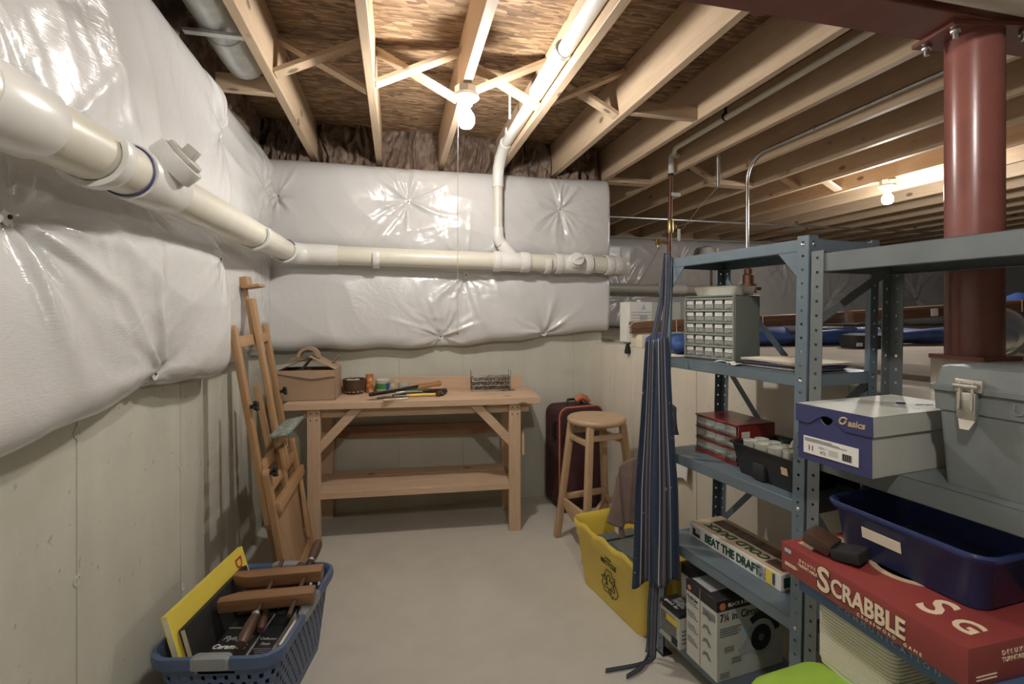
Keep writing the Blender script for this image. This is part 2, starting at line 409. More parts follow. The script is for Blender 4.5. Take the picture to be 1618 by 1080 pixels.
# ceiling: strand board on joists
ceiling = struct(MB().add([(-1.0, YN, JT), (1.47, YN, JT), (1.47, 3.56, JT), (-1.0, 3.56, JT)], [(0, 1, 2, 3)]).add([(1.47, YN, JT), (11.2, YN, JT), (11.2, 6.06, JT), (1.47, 6.06, JT)], [(0, 1, 2, 3)]).add([(-1.0, YN, JT+.02), (11.2, YN, JT+.02), (11.2, 6.06, JT+.02), (-1.0, 6.06, JT+.02)], [(0, 1, 2, 3)]).build('ceiling', 'osb', smooth=False))
JX = [-.52+.41*k for k in range(29)]
jm = MB().span((-.019, YN, JB), (.019, 3.47, JT)).build('joist', 'lumber_y', ceiling, .0025, 1)
jm.location.x = JX[0]
for x in JX[1:5]: cp(jm, (x, 0, 0))
jl = MB().span((-.019, YN, JB), (.019, 5.92, JT)).build('joist', 'lumber_y', ceiling, .0025, 1)
jl.location.x = JX[5]
for x in JX[6:]: cp(jl, (x, 0, 0))
cp(jm, (-.90, 0, 0))
def strut(x0, z0, x1, z1, y):
    MB().bar((x0, y, z0), (x1, y, z1), .064, .019, up=(0, 1, 0) if False else (0, 0, 1)).build('bridging_strut', 'lumber_x', ceiling, .001, 1)
for i in range(4):
    a, b_ = JX[i]+.019, JX[i+1]-.019
    strut(a, JB+.02, b_, JT-.03, 2.24); strut(a, JT-.03, b_, JB+.02, 2.315)
MB().span((JX[4]+.019, 2.22, JB+.002), (JX[5]-.019, 2.26, JB+.065)).build('blocking', 'lumber_x', ceiling, .002, 1)
for i, y in ((6, 3.25), (8, 3.3), (9, 3.3), (12, 3.3)):
    strut(JX[i]+.019, JT-.03, JX[i+1]-.019, JB+.02, y)
for i, y in ((5, 3.42), (7, 3.3)):
    MB().span((JX[i]+.019, y, JB-.0), (JX[i+1]-.019, y+.09, JB+.038)).build('blocking', 'lumber_x', ceiling, .002, 1)
MB().span((WL+.02, 2.40, JB), (JX[0]-.019, 2.44, JB+.075)).build('blocking', 'lumber_x', ceiling, .002, 1)
MB().span((-.95, 3.49, 2.19), (1.47, 3.53, JT)).build('rim_board', 'lumber_x', ceiling)
MB().span((1.3, 5.93, JB), (11.2, 5.97, JT)).build('rim_board', 'lumber_x', ceiling)
MB().span((11.04, YN, JB), (11.08, 5.93, JT)).build('rim_board', 'lumber_y', ceiling)
MB().span((-1.0, YN-.1, JB), (11.2, YN-.06, JT)).build('rim_board', 'lumber_x', ceiling)
MB().span((-.99, YN, JB), (-.95, 3.5, JT)).build('rim_board', 'lumber_y', ceiling)

# brown glass fibre stuffed between the joist ends
def batt(name, fn, label, nu=70, nv=44):
    return tag(MB().grid(fn, nu, nv).build(name, 'fibre', ang=180), label, 'insulation', 'brown fibre batts in the joist bays')
from mathutils import noise as mn
def lump(a, b_, s):
    p = Vector((a*3.2+s*7, b_*1.6, s)); w2 = mn.noise(p*.8)*1.5
    return .5+.75*abs(mn.noise(p*1.3+Vector((w2, w2, 0))))*2-.4+.28*mn.noise(p*4.3)
bx = [(-.88, JX[0]-.02)]+[(JX[i]+.02, JX[i+1]-.02) for i in range(4)]+[(JX[4]+.02, 1.47)]
bl = ['bay with the metal duct', 'bay next to the duct bay', 'bay behind the lit bulb', 'bay with the white branch pipe', 'bay beside the branch pipe', 'bay above the end of the blanket']
for i, (x0, x1) in enumerate(bx):
    def fn(u, v, x0=x0, x1=x1, i=i):
        e = min(1, 6*u, 6*(1-u))
        return (x0+(x1-x0)*u, 3.46-(.05+.075*lump(u*1.5, v, i*2.1))*(.55+.45*e)-.05*(1-v), 2.192+(JT-2.192)*v)
    batt('fibreglass_batt', fn, 'brown fibreglass batt in the '+bl[i])
def fn(u, v):
    y = YN+.5+(3.3-YN-.5)*u
    return (WL-.05+.04*lump(u*14, v*.7, .6)+.02*(1-v), y, 2.282+(JT-2.282)*v)
batt('fibreglass_batt', fn, 'long brown fibreglass batt along the wall top above the laundry basket', 420, 26)

# ------------------------------------------------------------------ vinyl faced insulation blankets
def blanket(name, label, o, sdir, ndir, s0, s1, bot, top, pins, thick, dents=(), seed=0, cell=.0075, edge=(.05, .05), topdip=.0, amp=1.0, wr=1.0):
    rs = np.random.RandomState(seed); tmax = top
    nu = max(40, int((s1-s0)/cell)); nv = max(30, int((top-1.05)/cell))
    if nu*nv > 110000: k = math.sqrt(nu*nv/110000); nu = int(nu/k); nv = int(nv/k)
    U, V = np.meshgrid(np.linspace(0, 1, nu+1), np.linspace(0, 1, nv+1))
    S = s0+(s1-s0)*U
    B = np.interp(S, [b_[0] for b_ in bot], [b_[1] for b_ in bot])+.006*np.sin(S*17+seed)
    T = B+(tmax-B)*V
    es = np.minimum(1, np.minimum((S-s0)/max(edge[0], 1e-4), (s1-S)/max(edge[1], 1e-4)))
    es = np.sqrt(np.clip(1-(1-np.clip(es, 0, 1))**2, 0, 1))
    dt, db = (tmax-T), (T-B)
    et = np.sqrt(np.clip(1-(1-np.clip(dt/.13, 0, 1))**2, 0, 1))
    eb = .45+.55*np.sqrt(np.clip(1-(1-np.clip(db/.09, 0, 1))**2, 0, 1))
    H = thick*(.25+.75*et)*eb*(.35+.65*es)
    # slow billows, long folds sagging under their own weight
    for k in range(7):
        a = rs.uniform(-.5, .5); fx, ph = rs.uniform(2, 7), rs.uniform(0, 6.3)
        H += .0035*amp*np.sin(fx*(S*math.cos(a)+T*math.sin(a))*1.5+ph)*es
    warp = .05*np.sin(5*S+seed)+.04*np.sin(7*T+2*seed)
    for k in range(18):
        a = rs.uniform(-.9, .9)+1.2; f = rs.uniform(14, 42); ph = rs.uniform(0, 6.3)
        cs, ctz = rs.uniform(s0, s1), rs.uniform(1.1, top); sg = rs.uniform(.12, .3)
        env = np.exp(-(((S-cs)**2+(T-ctz)**2)/(2*sg**2)))
        x_ = (S+warp)*math.cos(a)+(T+warp)*math.sin(a)
        H += .0036*amp*wr*env*(1-np.abs(np.sin(f*x_/2+ph)))*2
    for (ps, pt, dep, rad) in pins:
        dx, dy = S-ps, T-pt; r = np.sqrt(dx*dx+dy*dy)+1e-6; ph = np.arctan2(dy, dx)
        H -= dep*np.exp(-(r/rad)**1.1)
        for q in range(34):
            a = rs.uniform(-math.pi, math.pi); wq = rs.uniform(.035, .11); Lq = rad*rs.uniform(.9, 2.9); aq = rs.uniform(.003, .014)*amp*wr*(-.6 if q % 4 == 0 else 1)
            da = np.angle(np.exp(1j*(ph-a-rs.uniform(-1.2, 1.2)*r)))
            H += aq*np.exp(-(da/(wq+.006/r))**2)*np.exp(-(r/Lq)**2)*np.clip(r/.05, 0, 1)
    W1 = .06*np.sin(11*S+3*np.sin(7*T+seed))+.05*np.sin(13*T+2*np.sin(9*S)); env = np.zeros_like(S)
    for (ps, pt, dep, rad) in pins: env = np.maximum(env, np.exp(-((S-ps)**2+(T-pt)**2)/(rad*2.1)**2))
    env *= .35+.65*np.clip(.5+np.sin(4.3*S+2.2*T+seed)+.6*np.sin(7.1*T-3.3*S), 0, 1)
    for q in range(9):
        a = rs.uniform(0, math.pi); f = rs.uniform(26, 70); x_ = (S+W1*rs.uniform(.4, 1.4))*math.cos(a)+(T+W1*rs.uniform(.4, 1.4))*math.sin(a)
        H += .0016*amp*wr*env*(1-2*np.abs(np.sin(f*x_/2+rs.uniform(0, 6))))*30/f
    for (ds0, ds1, d0, d1, rad, hmax) in dents:      # something pressed into it along a line
        td = d0+(d1-d0)*np.clip((S-ds0)/(ds1-ds0), 0, 1)
        wgt = np.exp(-((T-td)/rad)**2)*((S > ds0-.05) & (S < ds1+.05))
        H = H*(1-wgt)+np.minimum(H, hmax)*wgt
    H = np.maximum(H, .007)
    o, sd, nd = np.array(o), np.array(sdir), np.array(ndir)
    P = o+S[..., None]*sd+H[..., None]*nd; P[..., 2] = T
    n1 = nu+1; N = P.reshape(-1, 3)
    idx = np.arange((nv+1)*n1).reshape(nv+1, n1)
    fs = np.stack([idx[:-1, :-1], idx[:-1, 1:], idx[1:, 1:], idx[1:, :-1]], -1).reshape(-1, 4).tolist()
    loop = list(idx[0, :])+list(idx[1:, -1])+list(idx[-1, -2::-1])+list(idx[-2:0:-1, 0])
    back = [tuple(N[i]-nd*(float((N[i]-o)@nd)-.0045)) for i in loop]; k = len(N); L = len(loop)
    fs += [(int(loop[i]), int(loop[(i+1) % L]), k+(i+1) % L, k+i) for i in range(L)]
    vv = [tuple(p) for p in N]+back
    me = bpy.data.meshes.new(name); me.from_pydata(vv, [], fs)
    bm = bmesh.new(); bm.from_mesh(me); bmesh.ops.recalc_face_normals(bm, faces=bm.faces); bm.to_mesh(me); bm.free()
    me.polygons.foreach_set('use_smooth', [True]*len(me.polygons)); me.set_sharp_from_angle(angle=R(70)); me.materials.append(M['vinyl'])
    ob = bpy.data.objects.new(name, me); COL.objects.link(ob); tag(ob, label, 'insulation', 'white insulation blankets')
    # washers and nails
    ndv = Vector(ndir)
    for (ps, pt, dep, rad) in pins:
        i = int(np.argmin((S-ps)**2+(T-pt)**2)); p = Vector(N[i])+ndv*.002
        z = Vector((0, 0, 1)); x = ndv.cross(z)
        d = MB().tube([p, p+ndv*.003], .021, 18).build('washer', 'pvcw', ob, .001, 1)
        MB().tube([p, p+ndv*.0055], .005, 8).build('nail_head', 'blackmat', d)
    return ob
blanket('insulation_blanket', 'glossy white insulation blanket hanging on the back wall above the workbench', (0, WB, 0), (1, 0, 0), (0, -1, 0), -.775, 1.50,
        [(-.8, 1.07), (-.5, 1.075), (.3, 1.075), (.6, 1.10), (1.0, 1.13), (1.25, 1.17), (1.5, 1.175)], 2.262,
        [(.075, 2.035, .05, .13), (1.12, 2.03, .045, .13), (.457, 1.56, .05, .13), (.288, 1.15, .055, .12), (1.01, 1.165, .05, .11), (-.70, 2.02, .035, .05)],
        .125, [(-.8, 1.5, 1.655, 1.63, .075, .075)], 3, .0068, (.012, .05))
blanket('insulation_blanket', 'glossy white insulation blanket above the laundry basket, behind the thick pipe', (WL, 0, 0), (0, 1, 0), (1, 0, 0), -2.0, 2.30,
        [(-2, 1.05), (.7, 1.055), (1.0, 1.035), (1.3, 1.04), (1.6, 1.07), (1.8, 1.08), (2.1, 1.05), (2.3, 1.055)], 2.27,
        [(1.16, 1.50, .075, .17), (1.00, 2.02, .06, .16), (1.74, 1.12, .06, .12), (2.24, 2.05, .05, .10), (2.25, 1.53, .06, .10), (.4, 1.3, .06, .15), (0, 2.0, .06, .15), (-.6, 1.5, .06, .15)],
        .125, [(-2, 2.4, 1.60, 1.65, .08, .075)], 11, .008, (.03, .06))
blanket('insulation_blanket', 'glossy white insulation blanket in the corner behind the easel', (WL, 0, 0), (0, 1, 0), (1, 0, 0), 2.26, 3.27,
        [(2.2, 1.06), (2.7, 1.07), (3.3, 1.06)], 2.27,
        [(3.1, 2.02, .03, .07), (2.8, 1.12, .04, .10)], .06, [(2.2, 3.4, 1.64, 1.66, .08, .06)], 21, .008, (.03, .05))
blanket('insulation_blanket', 'white plastic faced insulation on the far crawl space wall', (0, 5.86, 0), (1, 0, 0), (0, -1, 0), 1.55, 10.9,
        [(1, 1.12), (11, 1.12)], 2.28, [(2.9+.8*k, 2.0 if k % 2 else 1.5, .05, .2) for k in range(9)], .11, [], 31, .02, (.05, .05), wr=1.5)

# ------------------------------------------------------------------ steel beam and column
beam = thing('steel_beam', 'dark red steel I-beam crossing under the ceiling joists', 'beam', (3, .978, 2.05))
MB().span((-3.78, -.058, 0), (7.9, .058, .011)).build('flange', 'redsteel', beam, .002, 1)
MB().span((-3.78, -.004, .011), (7.9, .004, .239)).build('web', 'redsteel', beam)
MB().span((-3.78, -.058, .239), (7.9, .058, .25)).build('flange', 'redsteel', beam, .002, 1)
CX, CY = 1.497, .978
column = thing('steel_column', 'dark red painted steel pipe column on the low concrete wall', 'column', (CX, CY, 1.185))
MB().tube([(0, 0, .012), (0, 0, .855)], .0605, 40, False).build('post', 'redsteel', column)
MB().box((0, 0, .006), (.134, .132, .012)).build('base_plate', 'redsteel', column, .001, 1)
MB().box((0, 0, .859), (.235, .125, .012), Matrix.Rotation(R(-11), 3, 'Z')).build('cap_plate', 'redsteel', column, .001, 1)
for sx in (-1, 1):
    for sy in (-1, 1):
        p = Matrix.Rotation(R(-11), 3, 'Z') @ Vector((sx*.092, sy*.042, .853))
        bo = MB().tube([p, p+Vector((0, 0, -.011))], .0125, 6).build('hex_nut', 'zinc', column, .001, 1)
        MB().tube([p, p+Vector((0, 0, -.026))], .0068, 10).build('bolt_shank', 'zinc', bo)
tag(MB().span((CX-.03, CY-.09, 1.085), (CX+.11, CY+.09, 1.186)).build('concrete_pier', 'concrete_r', None, .004, 1), 'small concrete pier under the red column', 'pier')

# ------------------------------------------------------------------ pipes
def arc(c, a, b_, r, a0, a1, n=8):
    c, a, b_ = Vector(c), Vector(a), Vector(b_)
    return [c+(a*math.cos(t)+b_*math.sin(t))*r for t in np.linspace(a0, a1, n)]
PX, PY, PR = -.605, 3.135, .057
zl = lambda y: 1.632+(y-.9)*.012
zb = lambda x: 1.658-(x+.6)*.011
dp = thing('drain_pipe', 'large cream plastic drain pipe running along both insulated walls', 'pipe', (PX, PY, 1.65))
B = lambda mb, nm, mt, p=dp, bev=0, **k: mb.build(nm, mt, p, bev, world=True, **k)
B(MB().tube([(PX, YN+.3, zl(YN)), (PX, .84, zl(.84))], PR+.006, 40), 'pipe_length', 'pvc')
B(MB().tube([(PX, .83, zl(.83)), (PX, PY-.13, zl(PY-.13))], PR, 40), 'pipe_length', 'pvc')
B(MB().tube([(PX+.12, PY, zb(PX)), (1.42, PY, zb(1.42))], PR, 40), 'pipe_length', 'pvc')
el = [(PX, PY-.19, zl(PY)), (PX, PY-.115, zl(PY))]+[tuple(p) for p in arc((PX+.105, PY-.105, zl(PY)), (-1, 0, 0), (0, 1, 0), .105, 0, math.pi/2, 10)]+[(PX+.12, PY, zl(PY)), (PX+.26, PY, zb(PX+.2))]
B(MB().tube(el, PR+.006, 36), 'elbow', 'pvcw')
B(MB().ring((PX, PY-.192, zl(PY)), (0, 1, 0), PR+.002, .003, 36), 'primer_ring', 'purple')
for y0, y1 in ((.84, .99), (1.335, 1.42)):
    B(MB().tube([(PX, y0, zl(y0)), (PX, y1, zl(y1))], PR+.008, 40), 'coupling', 'pvcw', bev=.002)
# cleanout tee on the left run
cl = B(MB().tube([(PX, 1.30, zl(1.3)), (PX, 1.50, zl(1.5))], PR+.009, 40).tube([(PX, 1.40, zl(1.4)), (PX+.055, 1.40, zl(1.4)+.045)], .052, 32).tube([(PX+.045, 1.40, zl(1.4)+.037), (PX+.078, 1.40, zl(1.4)+.064)], .060, 32), 'cleanout_tee', 'pvcw', bev=.003)
pd = Vector((.078, 0, .064)).normalized(); pb = Vector((PX+.078, 1.40, zl(1.4)+.064))
B(MB().tube([pb, pb+pd*.012], .05, 8).box(pb+pd*.022, (.03, .03, .03), Matrix.Rotation(R(-50), 3, 'Y')), 'cleanout_plug', 'pvcg', bev=.002)
B(MB().ring((PX, 1.295, zl(1.3)), (0, 1, 0), PR+.002, .0028, 36), 'primer_ring', 'purple')
def hanger(c, ax, up0, up1):     # moulded J hook round a pipe
    c = Vector(c); ax = Vector(ax); z = Vector((0, 0, 1)); x = ax.cross(z)
    rings = []
    for t_ in np.linspace(up0, up1, 22):
        d = x*math.cos(t_)+z*math.sin(t_)
        rings.append([c+d*(PR+.002)-ax*.019, c+d*(PR+.002)+ax*.019, c+d*(PR+.014)+ax*.019, c+d*(PR+.014)-ax*.019])
    return B(MB().loft(rings, True, True), 'hanger', 'pvcw', bev=.0015)
hanger((PX, 1.175, zl(1.17)), (0, 1, 0), R(150), R(385)); hanger((PX, 2.33, zl(2.33)), (0, 1, 0), R(150), R(385))
hanger((PX, 2.93, zl(2.9)), (0, 1, 0), R(150), R(385))
hanger((-.12, PY, zb(-.12)), (1, 0, 0), R(160), R(380)); hanger((.985, PY, zb(.98)), (1, 0, 0), R(160), R(380))
# wye with branch, cleanout and end elbow on the back run
B(MB().tube([(.62, PY, zb(.7)), (.86, PY, zb(.86))], PR+.006, 36).tube([(.62, PY, zb(.7)), (.665, PY, zb(.7))], PR+.011, 36).tube([(.80, PY, zb(.8)), (.86, PY, zb(.8))], PR+.011, 36).tube([(.78, PY, zb(.7)), (.675, PY, zb(.7)+.115)], .041, 28), 'wye_fitting', 'pvcw', bev=.002)
co = B(MB().tube([(1.04, PY, zb(1.1)), (1.30, PY, zb(1.1))], PR+.006, 36).tube([(1.04, PY, zb(1.1)), (1.09, PY, zb(1.1))], PR+.011, 36).tube([(1.25, PY, zb(1.1)), (1.30, PY, zb(1.1))], PR+.011, 36).tube([(1.17, PY, zb(1.1)), (1.17, PY-.075, zb(1.1)+.02)], .05, 30), 'cleanout_tee', 'pvcw', bev=.002)
pl = B(MB().tube([(1.17, PY-.07, zb(1.1)+.018), (1.17, PY-.095, zb(1.1)+.028)], .046, 30), 'cleanout_plug', 'pvcw', bev=.003)
MB().bar((1.14, PY-.10, zb(1.1)+.018), (1.20, PY-.10, zb(1.1)+.038), .012, .014).build('grip_bar', 'pvcw', pl, .002, world=True) if False else B(MB().bar((1.145, PY-.098, zb(1.1)+.018), (1.195, PY-.098, zb(1.1)+.038), .012, .016), 'grip_bar', 'pvcw', bev=.002)
e2 = [(1.40, PY, zb(1.4)), (1.48, PY, zb(1.4))]+[tuple(p) for p in arc((1.48, PY+.09, zb(1.4)), (0, -1, 0), (1, 0, 0), .09, 0, math.pi/2, 9)]+[(1.57, PY+.16, zb(1.4))]
B(MB().tube(e2, PR+.006, 36).tube([(1.40, PY, zb(1.4)), (1.455, PY, zb(1.4))], PR+.011, 36), 'elbow', 'pvcw', bev=.002)
B(MB().tube([(1.57, PY+.10, zb(1.4)), (1.57, 5.55, zb(1.4)-.04)], PR, 28), 'pipe_length', 'pvc')
# branch: up the wall, then back along the joist bay toward the camera
VXp, VZ = .66, 2.375; r2 = .031
tp = [(.675, PY, zb(.7)+.115), (.655, PY, zb(.7)+.145), (VXp-.01, PY, zb(.7)+.175), (VXp-.01, PY, 2.14)]
B(MB().tube(tp[:3]+[(VXp-.01, PY, 1.865)], r2+.006, 26), 'bend_fitting', 'pvcw', bev=.0)
B(MB().tube([(VXp-.01, PY, 1.855), (VXp-.01, PY, 2.16)], r2, 26), 'pipe_length', 'pvc')
B(MB().tube([(VXp-.01, PY, 2.13), (VXp-.01, PY, 2.20), (VXp-.008, PY-.02, 2.26), (VXp-.004, PY-.07, 2.315), (VXp, PY-.14, VZ-.028), (VXp, PY-.20, VZ-.018)], r2+.006, 26), 'elbow', 'pvcw')
B(MB().tube([(VXp, PY-.19, VZ-.02), (VXp, YN+.3, VZ+.03)], r2, 26), 'pipe_length', 'pvcw')
B(MB().tube([(VXp, 1.86, VZ), (VXp, 2.26, VZ-.006)], r2+.006, 26), 'coupling', 'pvcw', bev=.002)
for y in (1.87, 2.78):
    mb = MB()
    pth = [Vector((VXp, y, VZ-.003))+Vector((math.cos(t), 0, math.sin(t)))*(r2+.006) for t in np.linspace(R(160), R(385), 14)]
    for a, b_ in zip(pth[:-1], pth[1:]): mb.bar(a, b_+(b_-a)*.1, .03, .007, up=((a+b_)/2-Vector((VXp, y, VZ))))
    B(mb, 'hanger', 'galv' if y < 2 else 'pvcw')
B(MB().bar((VXp-.05, 2.62, VZ-.0), (VXp-.05, 2.62, JT), .012, .004, up=(0, 1, 0)), 'strap', 'pvcw')
# cream pipe at the beam
tp_ = thing('waste_pipe', 'fat cream plastic pipe hung alongside the red steel beam', 'pipe', (2.5, .848, 2.085))
MB().tube([(-2.9, 0, -.0), (6, 0, .01)], .058, 32).build('pipe_length', 'pvc', tp_)
# crawl space pipes
t = thing('drain_pipe', 'grey plastic drain pipe on the far crawl space wall', 'pipe', (3, 5.60, 1.62))
MB().tube([(-1.4, 0, 0), (1.35, 0, -.02)], .055, 28).build('pipe_length', 'pvcg', t)
MB().tube([(.22, 0, -.01), (.42, 0, -.012)], .065, 28).tube([(.42, 0, -.012), (.62, 0, -.013)], .062, 28).build('coupling', 'pvcw', t)
MB().ring((-.52, 0, 0), (1, 0, 0), .058, .008, 24).bar((-.52, .02, .05), (-.52, .15, .05), .02, .02).build('hanger', 'pvcg', t)
SX, SY = 1.865, 3.05
t = thing('copper_pipe', 'vertical copper water pipe with brass valve, hanging from a white pipe', 'pipe', (SX, SY, 1.66))
C = lambda mb, nm, mt, bev=0: mb.build(nm, mt, t, bev)
C(MB().tube([(-.015, 0, 0), (0, 0, .62)], .0145, 16), 'riser', 'copper')
C(MB().tube([(0, 0, .60), (0, 0, .72)], .0185, 16).tube([(0, 0, .72), (0, 0, .735), (.012, 0, .745), (.06, 0, .745)], .0185, 16), 'adapter', 'pvcw')
C(MB().tube([(0, 0, .60), (0, 0, .615)], .021, 16), 'collar', 'blackmat')
C(MB().tube([(-.005, 0, .20), (-.005, 0, .29)], .022, 12).box((.01, 0, .245), (.05, .03, .03)), 'valve', 'brass', .003)
C(MB().box((.055, -.01, .19), (.022, .006, .085)), 'valve_tag', 'pvcw', .002)
C(MB().tube([(-.01, 0, .13), (-.11, 0, .135)], .011, 12).box((-.10, 0, .135), (.03, .028, .04)).tube([(-.10, 0, .12), (-.10, 0, .09)], .009, 10).bar((-.15, 0, .15), (-.08, 0, .145), .012, .01), 'hose_tap', 'brass', .002)
C(MB().tube([(-.012, 0, -.02), (-.012, 0, .03)], .02, 14), 'union', 'copper', .002)
C(MB().box((.03, 0, .47), (.075, .03, .025)), 'clip', 'pvcw', .003)
t = thing('water_pipe', 'thin cream plastic water pipe clipped in the joist bay', 'pipe', (1.72, 2, 2.345))
MB().tube([(.145, 1.05, .055), (.145, 1.03, .06), (.12, .96, .05), (.04, .84, .01), (0, .76, .005), (0, -3, .02)], .0155, 14).build('pipe_length', 'pvc', t)
MB().ring((0, .28, .013), (0, 1, 0), .017, .007, 16).bar((0, .28, .02), (0, .28, .10), .015, .006, up=(0, 1, 0)).build('clip', 'black', t)
t = thing('conduit', 'shiny metal conduit bending down from the joist into the crawl space', 'conduit', (2.31, 2.84, 1.68))
MB().tube([(0, -6, .68), (0, -.16, .67)]+[tuple(p) for p in arc((0, -.16, .51), (0, 0, 1), (0, 1, 0), .16, 0, math.pi/2, 9)][1:]+[(0, 0, .40), (0, 0, 0)], .011, 14).build('tube', 'zinc', t)
for y in (-.55, -1.9): MB().ring((0, y, .672), (0, 1, 0), .013, .006, 14).build('coupling', 'zinc', t)
t = thing('copper_riser', 'short copper pipe with stepped brass fitting behind the shelf', 'pipe', (2.31, 2.84, 1.10))
MB().tube([(.01, 0, .35), (.01, 0, .58)], .018, 14).build('pipe_length', 'copper', t)
MB().lathe([(.03, 0), (.03, .34), (.052, .34), (.052, .40), (.036, .40), (.036, .46), (.026, .47), (.026, .50), (0, .50)], (.01, 0, 0), 18).box((.075, 0, .37), (.05, .03, .02)).build('fitting', 'copper', t)
t = tag(MB().tube([(1.55, 4.55, 2.275), (9, 4.55, 2.265)], .011, 10).build('conduit', 'zinc'), 'thin horizontal metal conduit under the far joists', 'conduit')
t = thing('cable_sleeve', 'short metal sleeve with loose wire below the crawl space joists', 'cable', (1.97, 2.75, 2.1))
MB().tube([(.05, 0, .26), (.05, 0, .02)], .011, 12).build('sleeve', 'zinc', t)
MB().tube([(.05, 0, .02), (.07, .2, -.05), (.12, .5, -.16), (.18, .9, -.22), (.2, 1.2, -.42), (.16, 1.3, -.55), (.2, 1.3, -.56)], .0025, 6).build('wire', 'zinc', t)
t = thing('vent_cover', 'small white domed plastic cover on the far crawl space wall', 'cover', (3.93, 5.58, 1.93))
MB().lathe([(.085, 0), (.09, .02), (.09, .15), (.075, .215), (.04, .24), (0, .245)], n=28).build('dome', 'pvcw', t)
MB().span((-.05, .05, .02), (.05, .19, .10)).build('wall_bracket', 'pvcw', t, .004)
MB().tube([(.16, 0, -.25), (.16, 0, .22)], .02, 12).build('side_tube', 'pvcw', t)
# galvanised duct between the first joist and the wall
t = thing('air_duct', 'round galvanised air duct running beside the first joist', 'duct', (-.655, 2, 2.43))
MB().tube([(0, -4.5, .0), (0, .14, 0)], .078, 32).build('pipe_length', 'galv', t)
MB().tube([(0, .12, 0), (0, .20, -.005), (.005, .27, -.01), (.012, .36, -.01)], [.081, .081, .084, .086], 32).build('boot', 'galv', t)
MB().bar((-.105, .02, -.085), (.11, .02, -.085), .028, .012, up=(0, 0, 1)).build('strap', 'galv', t)

# ------------------------------------------------------------------ bulbs
def bulb_fixture(x, y, label, cord=True, end=''):
    t = thing('bulb_lampholder'+end, label, 'ceiling light', (x, y, JB))
    MB().lathe([(.046, -.001), (.051, -.004), (.051, -.034), (.048, -.037), (.0, -.037)], n=8).build('junction_box', 'zinc', t, 0, smooth=False)
    MB().lathe([(.053, -.036), (.056, -.040), (.056, -.050), (.048, -.056), (.030, -.062), (.026, -.080), (0, -.080)], n=32).build('lampholder', 'porcelain', t)
    MB().lathe([(.014, -.080), (.014, -.094), (.017, -.098), (.022, -.108), (.033, -.124), (.0375, -.142), (.035, -.162), (.024, -.178), (0, -.184)], n=28).build('bulb'+end, 'bulb', t)
    MB().lathe([(.0145, -.078), (.0155, -.082), (.0145, -.086), (.0155, -.090), (.0145, -.094), (0, -.094)], n=20).build('bulb_base', 'zinc', t)
    if cord:
        c = MB().tube([(-.030, -.02, -.06), (-.040, -.025, -.15), (-.042, -.026, -1.075)], .0013, 6).build('pull_cord', 'paper', t)
        MB().lathe([(0, -1.09), (.004, -1.086), (.005, -1.08), (.003, -1.074), (0, -1.073)], (-.042, -.026, 0), 8).build('cord_bead', 'brass', c)
    return t
bulb_fixture(JX[2]+.0, 2.13, 'lit bare bulb with pull cord under a joist before the bench')
bulb_fixture(JX[10]-.0, 2.9, 'lit bare bulb over the crawl space, without a cord', False)
# its glint on the red column, level with the glint of the first bulb and in line with the camera, places it on the same joist
bulb_fixture(JX[2], .08, 'lit bare bulb under a joist, short of the red beam', False, '_offscreen')
# ------------------------------------------------------------------ workbench
BW, BD, BH = 1.46, .43, .80
t = thing('workbench', 'homemade pine workbench with lower shelf against the back wall', 'workbench', (.118+.0, 2.862, 0), R(-4.6))
def P(mb, nm, mt, bev=.002, par=None): return mb.build(nm, mt, par or t, bev, 1)
hw = BW/2
for k in range(3):
    P(MB().span((-hw, .145*k, BH-.038), (hw, .145*k+.142, BH)), 'top_board', 'bench_x')
P(MB().span((-hw+.08, BD-.036, BH), (hw-.05, BD, BH+.085)), 'back_board', 'bench_x')
P(MB().span((-hw+.09, .062, BH-.096), (hw-.06, .098, BH-.038)), 'front_rail', 'bench_x')
P(MB().span((-hw+.09, BD-.10, BH-.096), (hw-.06, BD-.066, BH-.038)), 'back_rail', 'bench_x')
for sx, x0 in ((-1, -hw+.12), (1, hw-.19)):
    lg = P(MB().span((x0, .022, 0), (x0+.07, .06, BH-.039)), 'leg', 'bench_z')
    for dx in (.018, .052):
        for dz in (.06, .10):
            MB().tube([(x0+dx, .0225, BH-dz), (x0+dx, .0208, BH-dz)], .004, 8).build('nail_head', 'blackmat', lg)
    P(MB().span((x0, BD-.064, 0), (x0+.07, BD-.026, BH-.039)), 'leg', 'bench_z')
    P(MB().span((x0+(.012 if sx < 0 else .02), .03, .178), (x0+(.05 if sx < 0 else .058), BD-.03, .248)), 'side_rail', 'bench_y')
    # diagonal brace flush with the leg
    xi = x0+.07 if sx < 0 else x0
    d = 1 if sx < 0 else -1
    pts = [(xi, .024, BH-.215), (xi+d*.165, .024, BH-.041), (xi+d*.235, .024, BH-.041), (xi, .024, BH-.29)]
    P(MB().prism(pts, (0, .034, 0)), 'brace', 'bench_x')
for k in range(3):
    P(MB().span((-hw+.13, .025+.134*k, .25), (hw-.185, .025+.134*k+.125, .288)), 'shelf_board', 'bench_x')
P(MB().span((-hw+.14, BD-.026, .50), (hw-.2, BD-.008, .575)), 'back_stretcher', 'clamp_x')
P(MB().prism([(hw-.112, .03, .45), (hw-.095, .03, .45), (hw-.096, .03, .57), (hw-.104, .03, .595), (hw-.112, .03, .57)], (0, .03, 0)), 'side_cleat', 'bench_z', .001)
bench = t
